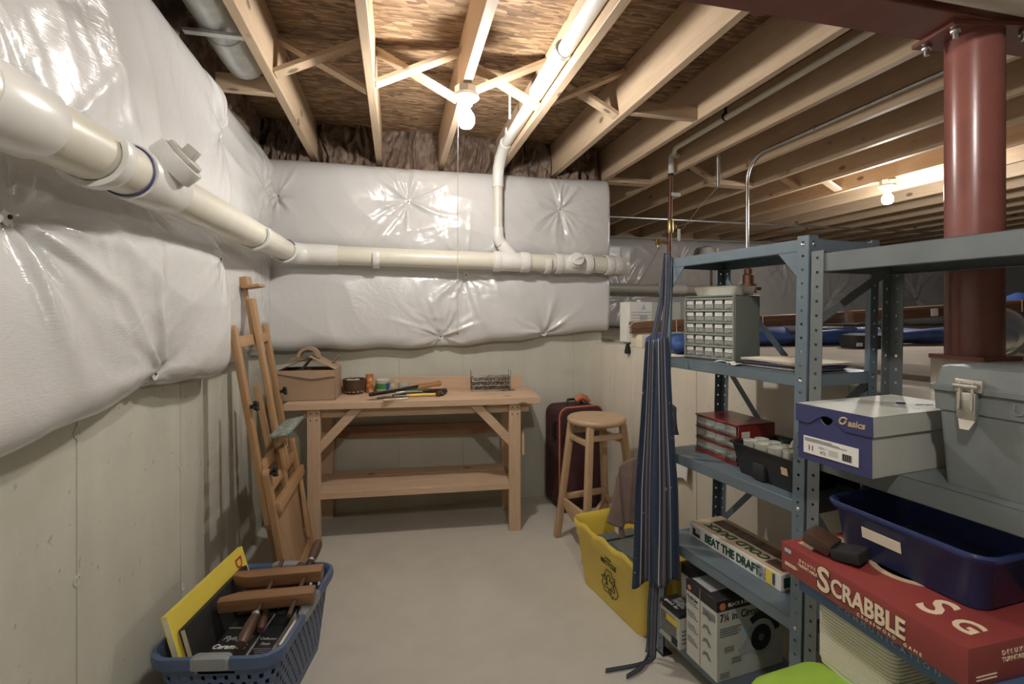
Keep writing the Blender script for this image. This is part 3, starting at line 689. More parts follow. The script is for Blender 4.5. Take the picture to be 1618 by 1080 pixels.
# things standing on the bench
Z0 = BH+.0006
ca, sa = math.cos(R(-4.6)), math.sin(R(-4.6))
def bl_(x, y): return Vector((.118+x*ca-y*sa, 2.862+x*sa+y*ca, Z0))
def on(px, py, yl=None):       # spot on the bench top seen at column px, yl metres behind its front edge
    if yl is None: yl = .30
    lo, hi = -.8, .8
    for _ in range(40):
        md = (lo+hi)/2; q = bl_(md, yl); pxq = VX+F*(q.x*ct-q.y*st)/(q.x*st+q.y*ct)
        lo, hi = (md, hi) if pxq < px else (lo, md)
    return bl_(lo, yl)
# cardboard box with peaked flaps
p = on(491, 628, .19); t = thing('cardboard_box', 'brown cardboard box with flaps folded to a peak, on the workbench', 'box', (p.x, p.y, Z0), R(-4))
w_, d_, h_ = .315, .20, .175
mb = MB().span((-w_/2, -d_/2, 0), (w_/2, -d_/2+.004, h_)).span((-w_/2, d_/2-.004, 0), (w_/2, d_/2, h_)).span((-w_/2, -d_/2, 0), (-w_/2+.004, d_/2, h_)).span((w_/2-.004, -d_/2, 0), (w_/2, d_/2, h_)).span((-w_/2, -d_/2, 0), (w_/2, d_/2, .004))
mb.build('body', 'cardboard', t, .001, 1)
rf = MB().prism([(-w_/2, -d_/2, h_), (0, -d_/2+.01, h_+.07), (0, d_/2, h_+.07), (-w_/2, d_/2, h_)], (0, 0, .004)).build('flap', 'cardboard', t)
MB().prism([(w_/2, -d_/2, h_), (.01, -d_/2+.01, h_+.076), (.01, d_/2, h_+.076), (w_/2, d_/2, h_)], (0, 0, .004)).build('flap', 'cardboard', t)
MB().prism([(-w_/2, -d_/2-.001, h_), (w_/2, -d_/2-.001, h_), (w_/2, -d_/2-.010, h_-.035), (.03, -d_/2-.012, h_-.05), (-w_/2, -d_/2-.006, h_-.018)], (0, .003, 0)).build('front_flap', 'cardboard', t)
MB().bar((-.03, -d_/2+.06, h_+.01), (.02, -d_/2+.03, h_+.07), .03, .003).build('inner_tab', 'cardboard', t)
hm = MB()
for s_ in np.linspace(0, math.pi, 13)[:-1]:
    a = Vector((-.005+.055*math.cos(s_), -.02, h_+.068+.055*math.sin(s_))); b2 = Vector((-.005+.055*math.cos(s_+.27), -.02, h_+.068+.055*math.sin(s_+.27)))
    hm.bar(a, b2, .05, .018, up=(a-Vector((-.005, -.02, h_+.06))))
hm.build('carry_handle', 'cardboard', t)
for i in range(4): MB().box((-.10+.012*i, .0, h_+.05+.004*i), (.05, .10, .004), Matrix.Rotation(R(-20+8*i), 3, 'Y')).build('loose_flap', 'cardboard', t)
MB().box((.13, .06, h_+.045), (.06, .09, .004), Matrix.Rotation(R(-50), 3, 'Y')).build('loose_flap', 'cardboard', t)
# brown bowl
p = on(560, 616, .31); t = thing('bowl', 'dark brown clay bowl with carved notches on the workbench', 'bowl', (p.x, p.y, Z0))
MB().lathe([(.0, 0), (.043, 0), (.06, .02), (.068, .055), (.070, .085), (.072, .092), (.066, .092), (.063, .08), (.058, .05), (.04, .03), (0, .03)], n=32).build('bowl_body', 'darkwood', t)
for k in range(14):
    a = k*2*math.pi/14
    MB().prism([(-.006, 0, .015), (.006, 0, .015), (0, 0, .05)], (0, .006, 0)).build('notch', 'tan', t)
    o = t.children[-1]; o.rotation_euler = (R(-9), 0, a); o.location = (.062*math.sin(a), -.062*math.cos(a), 0)
for k in range(5):
    MB().box((.03*math.cos(k*1.3), .03*math.sin(k*1.3), .078+.003*k), (.05, .02, .005), Matrix.Rotation(k*1.1, 3, 'Z')).build('scrap', 'oldpaper', t)
# printed can
p = on(584, 615, .335); t = thing('tin', 'small orange and red patterned tin beside the brown bowl', 'tin', (p.x, p.y, Z0))
m, n, l, b = new_mat('marbled_print'); l.new(ramp(n, l, noise(n, l, coords(n, l), 40, 3), [(.35, (.30, .06, .03)), (.5, (.55, .2, .06)), (.62, (.7, .5, .2))]), b.inputs['Base Color']); M['marble'] = m
MB().lathe([(0, 0), (.023, 0), (.023, .11), (0, .11)], n=24).build('can_body', 'marble', t); MB().lathe([(.0225, .11), (.024, .112), (.024, .116), (0, .116)], n=24).build('lid', 'orange', t)
# paint tub
p = on(605, 615, .325); t = thing('paint_tub', 'small white paint tub with green and blue label', 'tub', (p.x, p.y, Z0))
MB().lathe([(0, 0), (.038, 0), (.044, .075), (.046, .078), (.046, .084), (.043, .084), (.040, .07), (0, .068)], n=28).build('tub_body', 'milky', t)
MB().lathe([(.0388, .012), (.0432, .06)], n=28).build('label_band', 'greenfab', t)
for k in range(4): MB().lathe([(.0395, .022), (.0405, .032)], n=28).build('label_stripe', 'white', t) if k == 0 else None
MB().grid(lambda u, v: ((.0396+.0045*v)*math.cos(-.2-.9*u), (.0396+.0045*v)*math.sin(-.2-.9*u), .012+.05*v), 6, 1).build('label_patch', 'bluefab', t)
# tape roll / twine standing on edge
p = on(622, 612, .365); t = thing('twine_roll', 'pale tan roll of twine behind the paint tub', 'roll', (p.x, p.y, Z0), R(-15))
MB().lathe([(.012, -.02), (.036, -.02), (.04, 0), (.036, .022), (.012, .022), (.012, -.02)], (0, 0, .04), 28, 'y').build('roll_body', 'tan', t)
MB().lathe([(0, -.024), (.012, -.024), (.013, .024), (0, .024)], (0, 0, .04), 16, 'y').build('core', 'oldpaper', t)
MB().tube([(0, .0, .08), (.005, 0, .10), (-.004, .0, .12)], .0016, 6).build('loose_end', 'tan', t)
p = on(638, 612, .345); t = tag(MB().lathe([(0, 0), (.026, 0), (.034, .02), (.036, .06), (.032, .06), (.03, .022), (.0, .006)], (p.x, p.y, Z0), 28).build('glass_jar', 'clear'), 'small clear glass jar beside the twine roll', 'jar')
# knife in sheath, tools, gloves
def lay(px, py, px2, py2, z, z2=None):
    a = atz(px, py, z); b_ = atz(px2, py2, z if z2 is None else z2); return a, b_
a, b_ = atz(586, 624, .83), atz(660, 617, .835)
t = thing('machete', 'wooden handled machete in a black sheath lying on the bench', 'machete', (a.x, a.y, Z0))
a0, b0 = Vector((0, 0, .034)), Vector((b_.x-a.x, b_.y-a.y, .058)); dr = (b0-a0).normalized()
MB().bar(a0, b0, .055, .012, up=(0, .5, 1)).build('sheath', 'black', t, .005, 2)
MB().bar(a0-dr*.012, a0+dr*.03, .03, .022, up=(0, .5, 1)).build('sheath_tip', 'black', t, .008, 2)
c0 = b0; 
hd = MB().loft([[c0+dr*q+Vector((0, sy*wy, .35*sy*wy+sz*.009)) for sy, sz in ((-1, -1), (1, -1), (1, 1), (-1, 1))] for q, wy in ((0, .022), (.04, .018), (.10, .015), (.135, .021), (.15, .012))], True, True).build('handle', 'orangebrown', t, .004, 2)
for q in (.05, .085, .11): MB().tube([c0+dr*q+Vector((0, -.004, -.012)), c0+dr*q+Vector((0, -.004, .0125))], .004, 10).build('rivet', 'zinc', hd)
MB().box((0.03, .03, .012), (.22, .02, .024)).build('prop_stick', 'bench_x', t) if False else None
def stick(name, label, pa, pb, r, mats, z=.815, cat='tool', tip=None, group='hand tools on the workbench'):
    a, b_ = atz(*pa, z), atz(*pb, z); t = thing(name, label, cat, (a.x, a.y, Z0), group=group); d = b_-a; d.z = 0; L = d.length; d.normalize()
    zz = Vector((0, 0, z-Z0)); s_ = 0
    for (f, mat, rr, nm) in mats:
        MB().tube([d*(L*s_)+zz, d*(L*(s_+f)*.985)+zz] if rr[0] == rr[1] else [d*(L*s_)+zz, d*(L*(s_+f/2))+zz, d*(L*(s_+f))+zz], [rr[0], rr[1]] if rr[0] == rr[1] else [rr[0], (rr[0]+rr[1])/2, rr[1]], 10).build(nm, mat, t); s_ += f
    return t
stick('screwdriver', 'yellow handled screwdriver with a black end, in front on the bench', (622, 625), (702, 622), .008, [(.30, 'zinc', (.004, .004), 'shaft'), (.56, 'tool_yellow', (.009, .009), 'handle'), (.14, 'black', (.011, .011), 'end_cap')], .811)
stick('chisel', 'steel chisel with tan blade end lying before the sheath', (606, 632), (645, 629), .006, [(.5, 'tan', (.009, .005), 'blade'), (.5, 'zinc', (.005, .005), 'shank')], .811)
stick('file', 'long grey steel file lying under the machete', (592, 621), (662, 618), .004, [(.7, 'zinc', (.005, .005), 'blade'), (.3, 'tan', (.006, .006), 'tang')], .812)
stick('awl', 'steel awl with dark brown handle end near the gloves', (640, 618), (702, 617), .004, [(.45, 'zinc', (.003, .003), 'shaft'), (.55, 'darkwood', (.011, .016), 'handle')], .818)
stick('dowel', 'pale wooden dowel lying behind the machete', (625, 603), (692, 601), .012, [(1, 'bench_x', (.011, .011), 'rod')], .815)
stick('mallet', 'black rubber ended mallet handle under the wooden knife handle', (691, 622), (703, 617), .01, [(.5, 'darkwood', (.012, .014), 'handle'), (.5, 'black', (.018, .018), 'head')], .819)
a = atz(612, 623, .82)
t = thing('trowel', 'dark grey steel putty blade lying on the bench', 'tool', (a.x, a.y, Z0), R(10), group='hand tools on the workbench')
MB().prism([(-.06, -.02, .002), (.03, -.012, .006), (.03, .012, .006), (-.06, .025, .002)], (0, 0, .002)).build('blade', 'greysteel', t)
MB().tube([(.03, 0, .010), (.11, .0, .012)], .007, 10).build('handle', 'blackmat', t)
a = atz(656, 617, .815)
t = thing('work_glove', 'crumpled green fabric glove among the tools', 'glove', (a.x, a.y+.01, Z0), R(5))
def fn(u, v):
    q = 2*math.pi*u; x = -.085+.17*v; e = math.sin(math.pi*min(1, .08+v*.92))**.4
    return (x, .028*math.cos(q)*e*(1+.25*math.sin(v*11)), .022+.015*math.sin(q)*e*(1+.3*math.sin(v*9+2)))
MB().grid(fn, 16, 24).build('palm', 'greenfab', t, ang=180)
for k in range(3): MB().tube([(.07, -.015+.014*k, .014), (.10, -.02+.018*k, .012), (.118, -.02+.02*k, .008)], [.009, .009, .006], 8).build('finger', 'darkwood' if k == 1 else 'greenfab', t)
# wire rack
p = on(775, 612, .325); t = thing('wire_rack', 'tangled silver wire rack standing at the back of the bench', 'wire rack', (p.x, p.y, Z0), R(-5))
wx, wy, wh = .125, .05, .095
for yk in (-wy, 0, wy):
    for zk in (.006, .035, .064, wh-.005):
        MB().tube([(-wx, yk, zk), (wx, yk, zk)], .0022, 6).build('rail_wire', 'wire', t)
cm = None
for k in range(14):
    x = -wx+0.0185*k+.003
    for zk in (.014, .034, .054, .074):
        if cm is None: cm = MB().ring((0, 0, 0), (1, .3, .2), .0135, .0026, 12, 5).build('wire_loop', 'wire', t); o = cm
        else: o = cp(cm, (0, 0, 0), parent=t)
        o.location = (x, random.uniform(-.045, .03), zk+.006); o.rotation_euler = (random.uniform(0, 3), random.uniform(-.6, .6), random.uniform(-.5, .5))
for sx in (-1, 1):
    for yk in (-wy, wy):
        MB().tube([(sx*wx, yk, 0), (sx*wx*1.02, yk, wh+.035)], .002, 6).build('upright_wire', 'wire', t)
    MB().tube([(sx*wx, -wy, .006), (sx*wx, wy, .006)], .002, 6).build('cross_wire', 'wire', t)
MB().tube([(wx*.5, -wy-.005, .003), (wx+.03, -wy+.002, .003)], .0025, 6).build('loose_rod', 'black', t)

# ------------------------------------------------------------------ easel leaning at the left wall
t = thing('easel', 'wooden H-frame artist easel leaning folded against the wall beside the workbench', 'easel', (-.468, 2.585, .012), rot=(R(-9.4), 0, R(90)))
E = lambda mb, nm, mt='easel_z', bev=.003, par=None: mb.build(nm, mt, par or t, bev, 2)
def rpost(x, y0, y1, w_, z0, z1, nm='upright', r=None):   # post with rounded top
    r = w_/2; pts = [(x-w_/2, y0, z0), (x+w_/2, y0, z0), (x+w_/2, y0, z1-r)]+[(x+r*math.cos(a), y0, z1-r+r*math.sin(a)) for a in np.linspace(.2, math.pi-.2, 6)]+[(x-w_/2, y0, z1-r)]
    return E(MB().prism(pts, (0, y1-y0, 0)), nm)
for sx in (-1, 1):
    rpost(sx*.272, -.03, -.002, .046, 0, .62, 'lower_post')
    rpost(sx*.262, .0, .026, .046, .38, 1.26, 'side_post')
    for z in ((.60, .90) if sx < 0 else (.88,)):
        k = E(MB().tube([(sx*.272, -.032 if z < .7 else -.002, z), (sx*.272, -.056 if z < .7 else -.026, z)], .009, 10), 'knob', 'black', 0)
        for q in range(4):
            a = q*math.pi/2+.4; c = Vector((sx*.272+.014*math.cos(a), -.045 if z < .7 else -.018, z+.014*math.sin(a)))
            MB().tube([c, c+Vector((0, -.014, 0))], .010, 8).build('knob_lobe', 'black', k)
E(MB().box((0, .012, 1.185), (.50, .02, .05)), 'crossbar', 'easel_x')
E(MB().box((0, .012, .62), (.50, .022, .045)), 'crossbar', 'easel_x')
E(MB().box((0, -.012, .53), (.54, .022, .045)), 'crossbar', 'easel_x')
E(MB().box((0, -.035, .44), (.56, .03, .05)), 'crossbar', 'easel_x')
E(MB().box((0, -.014, .89), (.052, .024, .98)), 'mast')
E(MB().box((0, .008, 1.33), (.03, .018, .30)), 'mast_extension')
hd = E(MB().box((0, .0, 1.46), (.075, .04, .055)), 'canvas_clamp', 'easel_x', .006)
E(MB().box((0.01, -.03, 1.437), (.11, .075, .014)), 'clamp_lip', 'easel_x', .002, hd)
tr = E(MB().box((0, -.07, .735), (.36, .085, .014)), 'canvas_tray', 'spatter', .002)
E(MB().box((0, -.037, .70), (.22, .02, .06)), 'tray_block', 'easel_x')
E(MB().box((0, -.037, .61), (.05, .018, .12)), 'tray_slide'); E(MB().box((-.055, -.037, .60), (.03, .018, .10)), 'tray_slide')
E(MB().tube([(.09, -.03, .70), (.09, -.065, .70)], .012, 10), 'tray_knob', 'black', 0)
E(MB().prism([(.18, -.01, .60), (.205, -.01, .60), (.20, -.01, .70), (.188, -.01, .705)], (0, .006, 0)), 'shim', 'oldpaper', 0)
E(MB().box((0, -.008, .225), (.51, .006, .40)), 'base_panel', 'plywood', .001)
E(MB().box((0, -.012, .035), (.56, .022, .055)), 'bottom_rail', 'easel_x')
for sx in (-1, 1): E(MB().bar((sx*.12, .05, .02), (sx*.10, .062, .95), .022, .03, up=(0, 1, 0)), 'rear_leg')
E(MB().bar((.19, -.03, .10), (.25, -.03, .40), .02, .02, up=(0, 1, 0)), 'rear_stay')
E(MB().tube([(.20, -.012, .14), (.20, -.022, .14)], .007, 8), 'screw', 'zinc', 0)

# ------------------------------------------------------------------ laundry basket with its load
t = thing('laundry_basket', 'blue slotted laundry basket with grey grips standing on the floor', 'basket', (-.482, 1.875, 0), R(-11))
HX, HY, HZ = .185, .265, .285
def ringpts(z, k=1.0, n=7): 
    f = .84+.16*z/HZ; return rrect(HX*f*k, HY*f*k, .06*f, z, n)
mb = MB()
N = 96
def perim(z):
    pts = [Vector(p) for p in ringpts(z, 1, 8)]; pts.append(pts[0]); L = [0]
    for a, b_ in zip(pts[:-1], pts[1:]): L.append(L[-1]+(b_-a).length)
    out = []; j = 0
    for i in range(N):
        s_ = L[-1]*i/N
        while L[j+1] < s_: j += 1
        f = (s_-L[j])/(L[j+1]-L[j]+1e-9); out.append(pts[j].lerp(pts[j+1], f))
    return out
zs = [.0, .035]+[.035+.024*k for k in range(1, 9)]+[HZ-.03, HZ]
rings = [perim(z) for z in zs]; idx = []
for r_ in rings:
    idx.append([len(mb.v)+i for i in range(N)]); mb.v += [tuple(p) for p in r_]
for j in range(len(zs)-1):
    for i in range(N):
        a, b_, c_, d_ = idx[j][i], idx[j][(i+1) % N], idx[j+1][(i+1) % N], idx[j+1][i]
        mq = [(mb.v[a][k]+mb.v[c_][k])/2 for k in (0, 1)]
        if j == 9 and abs(mq[0]) < .062 and abs(mq[1]) > .2: continue      # hand hole in either end
        hole = 1 <= j <= 8 and (i+j) % 2 == 0
        if not hole: mb.f.append((a, b_, c_, d_)); continue
        q = [Vector(mb.v[k]) for k in (a, b_, c_, d_)]; m_ = sum(q, Vector())/4; o_ = len(mb.v)
        mb.v += [tuple(m_+(p-m_)*.68) for p in q]
        for k in range(4): mb.f.append(((a, b_, c_, d_)[k], (a, b_, c_, d_)[(k+1) % 4], o_+(k+1) % 4, o_+k))
mb.f.append(tuple(reversed(idx[0])))
mb.build('basket_shell', 'bluebasket', t, solid=.003)
rim = MB(); rp = [Vector(p) for p in rrect(HX+.006, HY+.006, .065, HZ, 9)]; rp.append(rp[0]); rp.append(rp[1])
rb = MB().loft([[(p[0]*k1, p[1]*k2, z) for p in rrect(HX, HY, .065, 0, 9)] for k1, k2, z in ((1.0, 1.0, HZ-.028), (1.07, 1.05, HZ-.030), (1.085, 1.06, HZ-.012), (1.07, 1.05, HZ+.003), (1.02, 1.014, HZ+.006), (.985, .985, HZ-.004), (.98, .98, HZ-.03))], False, False).build('rim', 'bluebasket', t)
for c_, s_ in (((0, -HY-.004), (.115, .034)), ((0, HY+.004), (.115, .034)), ((HX+.003, .0), (.030, .15))):
    MB().loft([rrect(s_[0]/2*k, s_[1]/2*k, .012, z, 3, c_) for k, z in ((1, HZ-.026), (1, HZ+.003), (.9, HZ+.0072))], False, True).build('grip', 'greygrip', rb)
bask = t; cb, sb = math.cos(R(-11)), math.sin(R(-11))
def bk(x, y, z): return Vector((-.482+x*cb-y*sb, 1.875+x*sb+y*cb, z))
def book(name, label, c, size, rot, cover, cat='book', edge='paper', group=None):
    t = thing(name, label, cat, bk(*c), group=group, rot=(rot[0], rot[1], rot[2]+R(-11)))
    x, y, z = size
    MB().box((0, 0, z/2), (x*.985, y*.985, z*.8)).build('pages', edge, t)
    MB().box((0, 0, z*.95), (x, y, z*.1)).build('cover', cover, t, .0006, 1); MB().box((0, 0, z*.05), (x, y, z*.1)).build('cover', cover, t, .0006, 1)
    MB().box((-x/2, 0, z/2), (z*.1, y, z)).build('spine', cover, t); return t
b1 = book('catalogue', 'black boxed set lettered Ceramic in white script, in the basket', (.005, -.085, .215), (.118, .26, .03), (R(5), R(-1), R(-3)), 'blackbook', 'book')
f = fr((0, 0, .0308), (1, 0, 0), (0, 1, 0))
text('Flying Cl', .026, 'silver', b1, f, -.05, -.03, shear=.25); text('Ceramic S', .026, 'paper', b1, f, -.065, -.066, shear=.25, bold=.0004)
MB().span((-.06, .015, .03), (0.02, .02, .0312)).build('print_line', 'silver', b1)
b2 = book('catalogue', 'narrow black boxed set lettered Collector Stein, in the basket', (.102, -.085, .215), (.060, .26, .03), (R(5), R(1), R(-2)), 'blackbook', 'book')
text('Collector', .014, 'silver', b2, f, 0, -.035, 'CENTER', shear=.2); text('Stein', .015, 'silver', b2, f, 0, -.057, 'CENTER', shear=.2)
for k in range(4): MB().span((-.03+.006*k, -.078-.008*k, .03), (.03-.006*k, -.0755-.008*k, .0308)).build('print_line', 'greyink', b2)
b3 = book('album', 'large bright yellow hardback leaning over the basket rim', (-.128, .0, .215), (.34, .45, .018), (R(0), R(74), R(0)), 'bookyellow', 'book')
fb = fr((0, 0, .0183), (0, -1, 0), (1, 0, 0))
text('DAV', .06, 'redink', b3, fr((0, 0, .0185), (1, 0, 0), (0, 1, 0)), -.15, .175, bold=.001)
b4 = book('ledger', 'dark blue-black book leaning inside the yellow one', (-.101, -.01, .20), (.26, .38, .02), (0, R(74), R(0)), 'blackmat', 'book', 'oldpaper')
b5 = book('booklet', 'thin white and blue booklet behind the yellow book', (-.1445, .0, .2103), (.30, .36, .01), (0, R(74), R(0)), 'paper', 'book')
MB().span((-.12, .15, .0095), (.12, .17, .0105)).build('blue_band', 'bluefab', b5)
b6 = book('notepad', 'cream edged notepad standing between the black sets and basket side', (.157, -.05, .185), (.15, .26, .014), (0, R(-80), R(0)), 'blackbook', 'book', 'oldpaper')
t = tag(MB().box(bk(.042, .155, .115), (.14, .11, .17), Matrix.Rotation(R(-8), 3, 'Z')).build('black_case', 'blackmat', None, .006), 'black case filling the back of the basket', 'case')
# wooden hand screw clamps
def handscrew(label, c, rz, tilt=0, pitch=0, sc=1):
    t = thing('hand_screw_clamp', label, 'clamp', bk(*c), group='wooden hand screw clamps', rot=(tilt, pitch, rz+R(-11))); t.scale = (sc, sc, sc)
    for k, y in enumerate((-.058, .058)):
        s_ = -1 if k == 0 else 1
        MB().prism([(-.155, y+s_*.022, -.022), (-.155, y-s_*.002, -.022), (-.10, y-s_*.022, -.022), (.155, y-s_*.022, -.022), (.155, y+s_*.022, -.022)], (0, 0, .044)).build('jaw', 'clamp_x', t, .003, 2)
    for x, s_ in ((-.015, -1), (.095, 1)):
        MB().tube([(x, -.15, 0), (x, .15, 0)], .0075, 12).build('screw', 'darkwood', t)
        y0 = s_*.13
        h_ = MB().lathe([(0, 0), (.012, 0), (.015, .012), (.0195, .05), (.0195, .10), (.014, .123), (0, .125)], n=16)
        h_.v = [(x+a, y0+s_*z_, b_) for a, b_, z_ in h_.v]
        h_.build('handle', 'darkwood', t)
        MB().tube([(x, y0-s_*.004, 0), (x, y0+s_*.012, 0)], .014, 14).build('ferrule', 'zinc', t)
    return t
handscrew('big wooden hand screw clamp lying on top in the basket', (.05, .03, .326), R(6), R(8), R(-1))
handscrew('lower wooden hand screw clamp half hidden under the other', (.038, .06, .281), R(14), R(5), R(-1), .70)
p = bk(.03, .20, .238); t = thing('hammer', 'small hammer with black head at the back of the basket', 'hammer', p, R(-30))
MB().tube([(-.12, 0, -.01), (.02, 0, 0)], .011, 10).build('handle', 'clamp_x', t); MB().tube([(.02, -.045, .0), (.02, .045, .0)], .014, 12).build('head', 'black', t, .003)

# ------------------------------------------------------------------ stool
t = thing('bar_stool', 'round seated wooden bar stool in front of the maroon suitcase', 'stool', (1.10, 2.565, 0), R(8))
SH = .722
MB().lathe([(0, SH-.032), (.150, SH-.032), (.161, SH-.026), (.165, SH-.016), (.163, SH-.006), (.156, SH), (0, SH)], n=48).build('seat', 'stool_x', t)
feet = [(-.165, -.165), (.165, -.165), (.165, .165), (-.165, .165)]
for fx, fy in feet: MB().bar((fx, fy, 0), (fx*.62, fy*.62, SH-.03), .034, .034, up=(1, 0, 0)).build('leg', 'stool_z', t, .003)
def lp(i, z): k = 1-.38*z/(SH-.03); return Vector((feet[i][0]*k, feet[i][1]*k, z))
for i, j, z in ((0, 1, .63), (2, 3, .63), (1, 2, .60), (3, 0, .60)): MB().bar(lp(i, z), lp(j, z), .024, .03).build('stretcher', 'stool_x', t, .004)
for i, j, z in ((0, 1, .24), (2, 3, .24), (1, 2, .20)): MB().bar(lp(i, z), lp(j, z), .022, .034).build('stretcher', 'stool_x', t, .004)
a, b_ = lp(3, .21), lp(0, .21); mid = (a+b_)/2; dv = (b_-a)
pts = [a+dv*s_+Vector((0, 0, .028-.0*s_)) for s_ in (0, 1)]+[a+dv*s_+Vector((0, 0, -.065*math.sin(math.pi*s_)-.0)) for s_ in np.linspace(1, 0, 12)]
MB().prism(pts, (.018, 0, 0)).build('foot_rest', 'stool_y', t, .003)
MB().bar(lp(2, .19)*.98, lp(0, .19), .02, .022).build('stretcher', 'stool_y', t, .003)

# ------------------------------------------------------------------ suitcase
t = thing('suitcase', 'upright maroon fabric suitcase with orange piping behind the stool', 'suitcase', (1.185, 3.15, 0), R(10))
mb = MB().loft([[(x, y*k, z) for x, z, _ in [(q[0], q[1]+.345, 0) for q in rrect(.165*f, .335*f2, .06, 0, 6)]] for y, k, f, f2 in ((-.115, 1, .95, .975), (-.10, 1, 1, 1), (.10, 1, 1, 1), (.115, 1, .95, .975))], True, True)
mb.build('shell', 'maroon', t)
MB().loft([[(x, y, z) for x, z, _ in [(q[0], q[1]+.345, 0) for q in rrect(.13*f, .27*f, .05, 0, 6)]] for y, f in ((-.115, 1), (-.135, 1), (-.145, .94))], False, True).build('front_pocket', 'maroon', t)
pth = [(q[0], -.098, q[1]+.345) for q in rrect(.166, .336, .06, 0, 6)]; pth.append(pth[0]); MB().tube(pth, .006, 6).build('piping', 'orange', t)
MB().tube([(-.06, 0, .68), (-.05, 0, .715), (.05, 0, .715), (.06, 0, .68)], .009, 10).build('handle', 'black', t)
MB().tube([(.0, -.02, .71), (.035, -.03, .735), (.075, -.03, .72), (.10, -.03, .695)], [.022, .026, .022, .016], 12).build('handle_wrap', 'orange', t)
MB().tube([(-.165, -.05, .60), (-.185, -.05, .58), (-.185, -.05, .50), (-.165, -.05, .48)], .010, 8).build('side_handle', 'black', t)
for sx in (-1, 1): MB().tube([(sx*.12-.012, .0, .022), (sx*.12+.012, 0, .022)], .022, 14).build('wheel', 'black', t)
MB().span((-.14, -.12, .0), (.14, -.10, .03)).build('foot', 'black', t, .006)
MB().tube([(0, -.147, .12), (0, -.147, .60)], .007, 6).build('zip', 'black', t)

# ------------------------------------------------------------------ recycling bin and contents
t = thing('recycling_bin', 'yellow plastic recycling bin with black recycling print', 'bin', (1.052, 2.03, 0), R(9.5))
hx, hy, hz = .165, .285, .305
def rr_(f, z, wav=0, d=0):
    p = rrect(hx*f-d, hy*f-d, .05*f, z, 9); 
    if wav: p = [(x, y, z_+wav*math.cos(y*38)*(1 if abs(x) > hx*.7 else .3)) for x, y, z_ in p]
    return p
def dens(hx_, hy_, r, z, n=9, wav=0):
    b0 = rrect(hx_, hy_, r, z, n); out = []
    for i, p in enumerate(b0):
        q = b0[(i+1) % len(b0)]; out.append(p)
        L = math.hypot(q[0]-p[0], q[1]-p[1])
        if L > .1:
            for k in range(1, 25): out.append((p[0]+(q[0]-p[0])*k/25, p[1]+(q[1]-p[1])*k/25, z))
    return [(x, y, z_+wav*max(-.35, math.cos(y*42))*(1 if abs(abs(x)-hx_) < .03 else .15)) for x, y, z_ in out]
wv = .008
MB().loft([dens(hx*.78, hy*.80, .035, 0), dens(hx*.80, hy*.815, .04, .006), dens(hx*.925, hy*.94, .045, hz-.075), dens(hx*.955, hy*.96, .045, hz-.07), dens(hx*.96, hy*.965, .045, hz-.035), dens(hx, hy, .05, hz-.03, wav=wv), dens(hx*1.01, hy*1.006, .05, hz-.012, wav=wv), dens(hx*.985, hy*.99, .05, hz, wav=wv), dens(hx*.955, hy*.97, .045, hz-.008, wav=wv), dens(hx*.93, hy*.945, .045, hz-.03), dens(hx*.77, hy*.79, .035, .006)], True, True).build('tub', 'yellow', t, ang=50)
sl = math.atan2(hx*.93-hx*.8, .23)
f = fr((-hx*.87-.002, -.02, .135), (0, -1, 0), (-math.sin(sl), 0, math.cos(sl)))
f = (f[0], f[1], f[2], f[1].cross(f[2]))
text('WE', .028, 'ink', t, f, 0, .095, 'CENTER', .0005); text('RECYCLE', .028, 'ink', t, f, 0, .068, 'CENTER', .0005)
for k in range(3):     # three chasing arrows, drawn in outline
    a0 = math.pi/2+k*2*math.pi/3; mb = MB(); o, x, y, z = f; c0 = o+y*(-.022)
    def q(px_, py_): 
        cx_, sx_ = math.cos(a0-math.pi/2), math.sin(a0-math.pi/2)
        px_, py_ = px_*1.45, py_*1.45; X, Y = px_*cx_-py_*sx_, px_*sx_+py_*cx_; return c0+x*X+y*Y+z*.0012
    poly = [(-.030, .012), (-.012, .042), (.012, .042), (.022, .026), (.030, .031), (.024, .004), (-.001, .012), (.008, .017), (.002, .028), (-.004, .028), (-.018, .004)]
    for i in range(len(poly)): mb.bar(q(*poly[i]), q(*poly[(i+1) % len(poly)]), .0022, .002, up=z)
    mb.build('arrow_mark', 'ink', t)
p = Vector((1.06, 2.06, 0)); t = thing('toolbox', 'dark grey-green toolbox lid sunk in the yellow bin', 'toolbox', (1.065, 2.01, .012), R(9.5))
MB().span((-.09, -.17, 0), (.09, .17, .20)).build('body', 'toolgrey2', t, .008); 
ld = MB().span((-.105, -.19, .20), (.105, .19, .225)).build('lid', 'toolgrey2', t, .005); MB().span((-.10, .12, .225), (.10, .185, .235)).build('lid_ridge', 'toolgrey2', ld, .003)
MB().span((-.08, -.16, .225), (.08, .10, .229)).build('lid_panel', 'toolgrey2', ld, .002)
# brown cloth hanging into the bin
def fn(u, v):
    top = .77-.05*u-.10*u*u; bot = .415+.02*math.sin(5*u)+.03*u
    return (1.005-.115*u-.02*v*u+.006*math.sin(14*u+3*v), 1.755+.14*u+.016*math.sin(u*11+2*v), top+(bot-top)*v)
t = thing('cloth', 'brown cloth hanging from the shelf post into the yellow bin', 'cloth', (.95, 1.82, .4))
MB().grid(fn, 40, 30).build('cloth_sheet', 'browncloth', t, ang=180, solid=.004, world=True)
MB().grid(lambda u, v: (.888+.022*u+.008*v, 1.895-.02*u+.006*math.sin(v*6), .52-.13*v-.02*u), 6, 10).build('white_edge', 'paper', t, ang=180, solid=.003, world=True)
MB().tube([(.912, 1.875, .44), (.914, 1.872, .40), (.916, 1.870, .375)], [.006, .012, .014], 10).build('loop_end', 'browncloth', t, world=True)

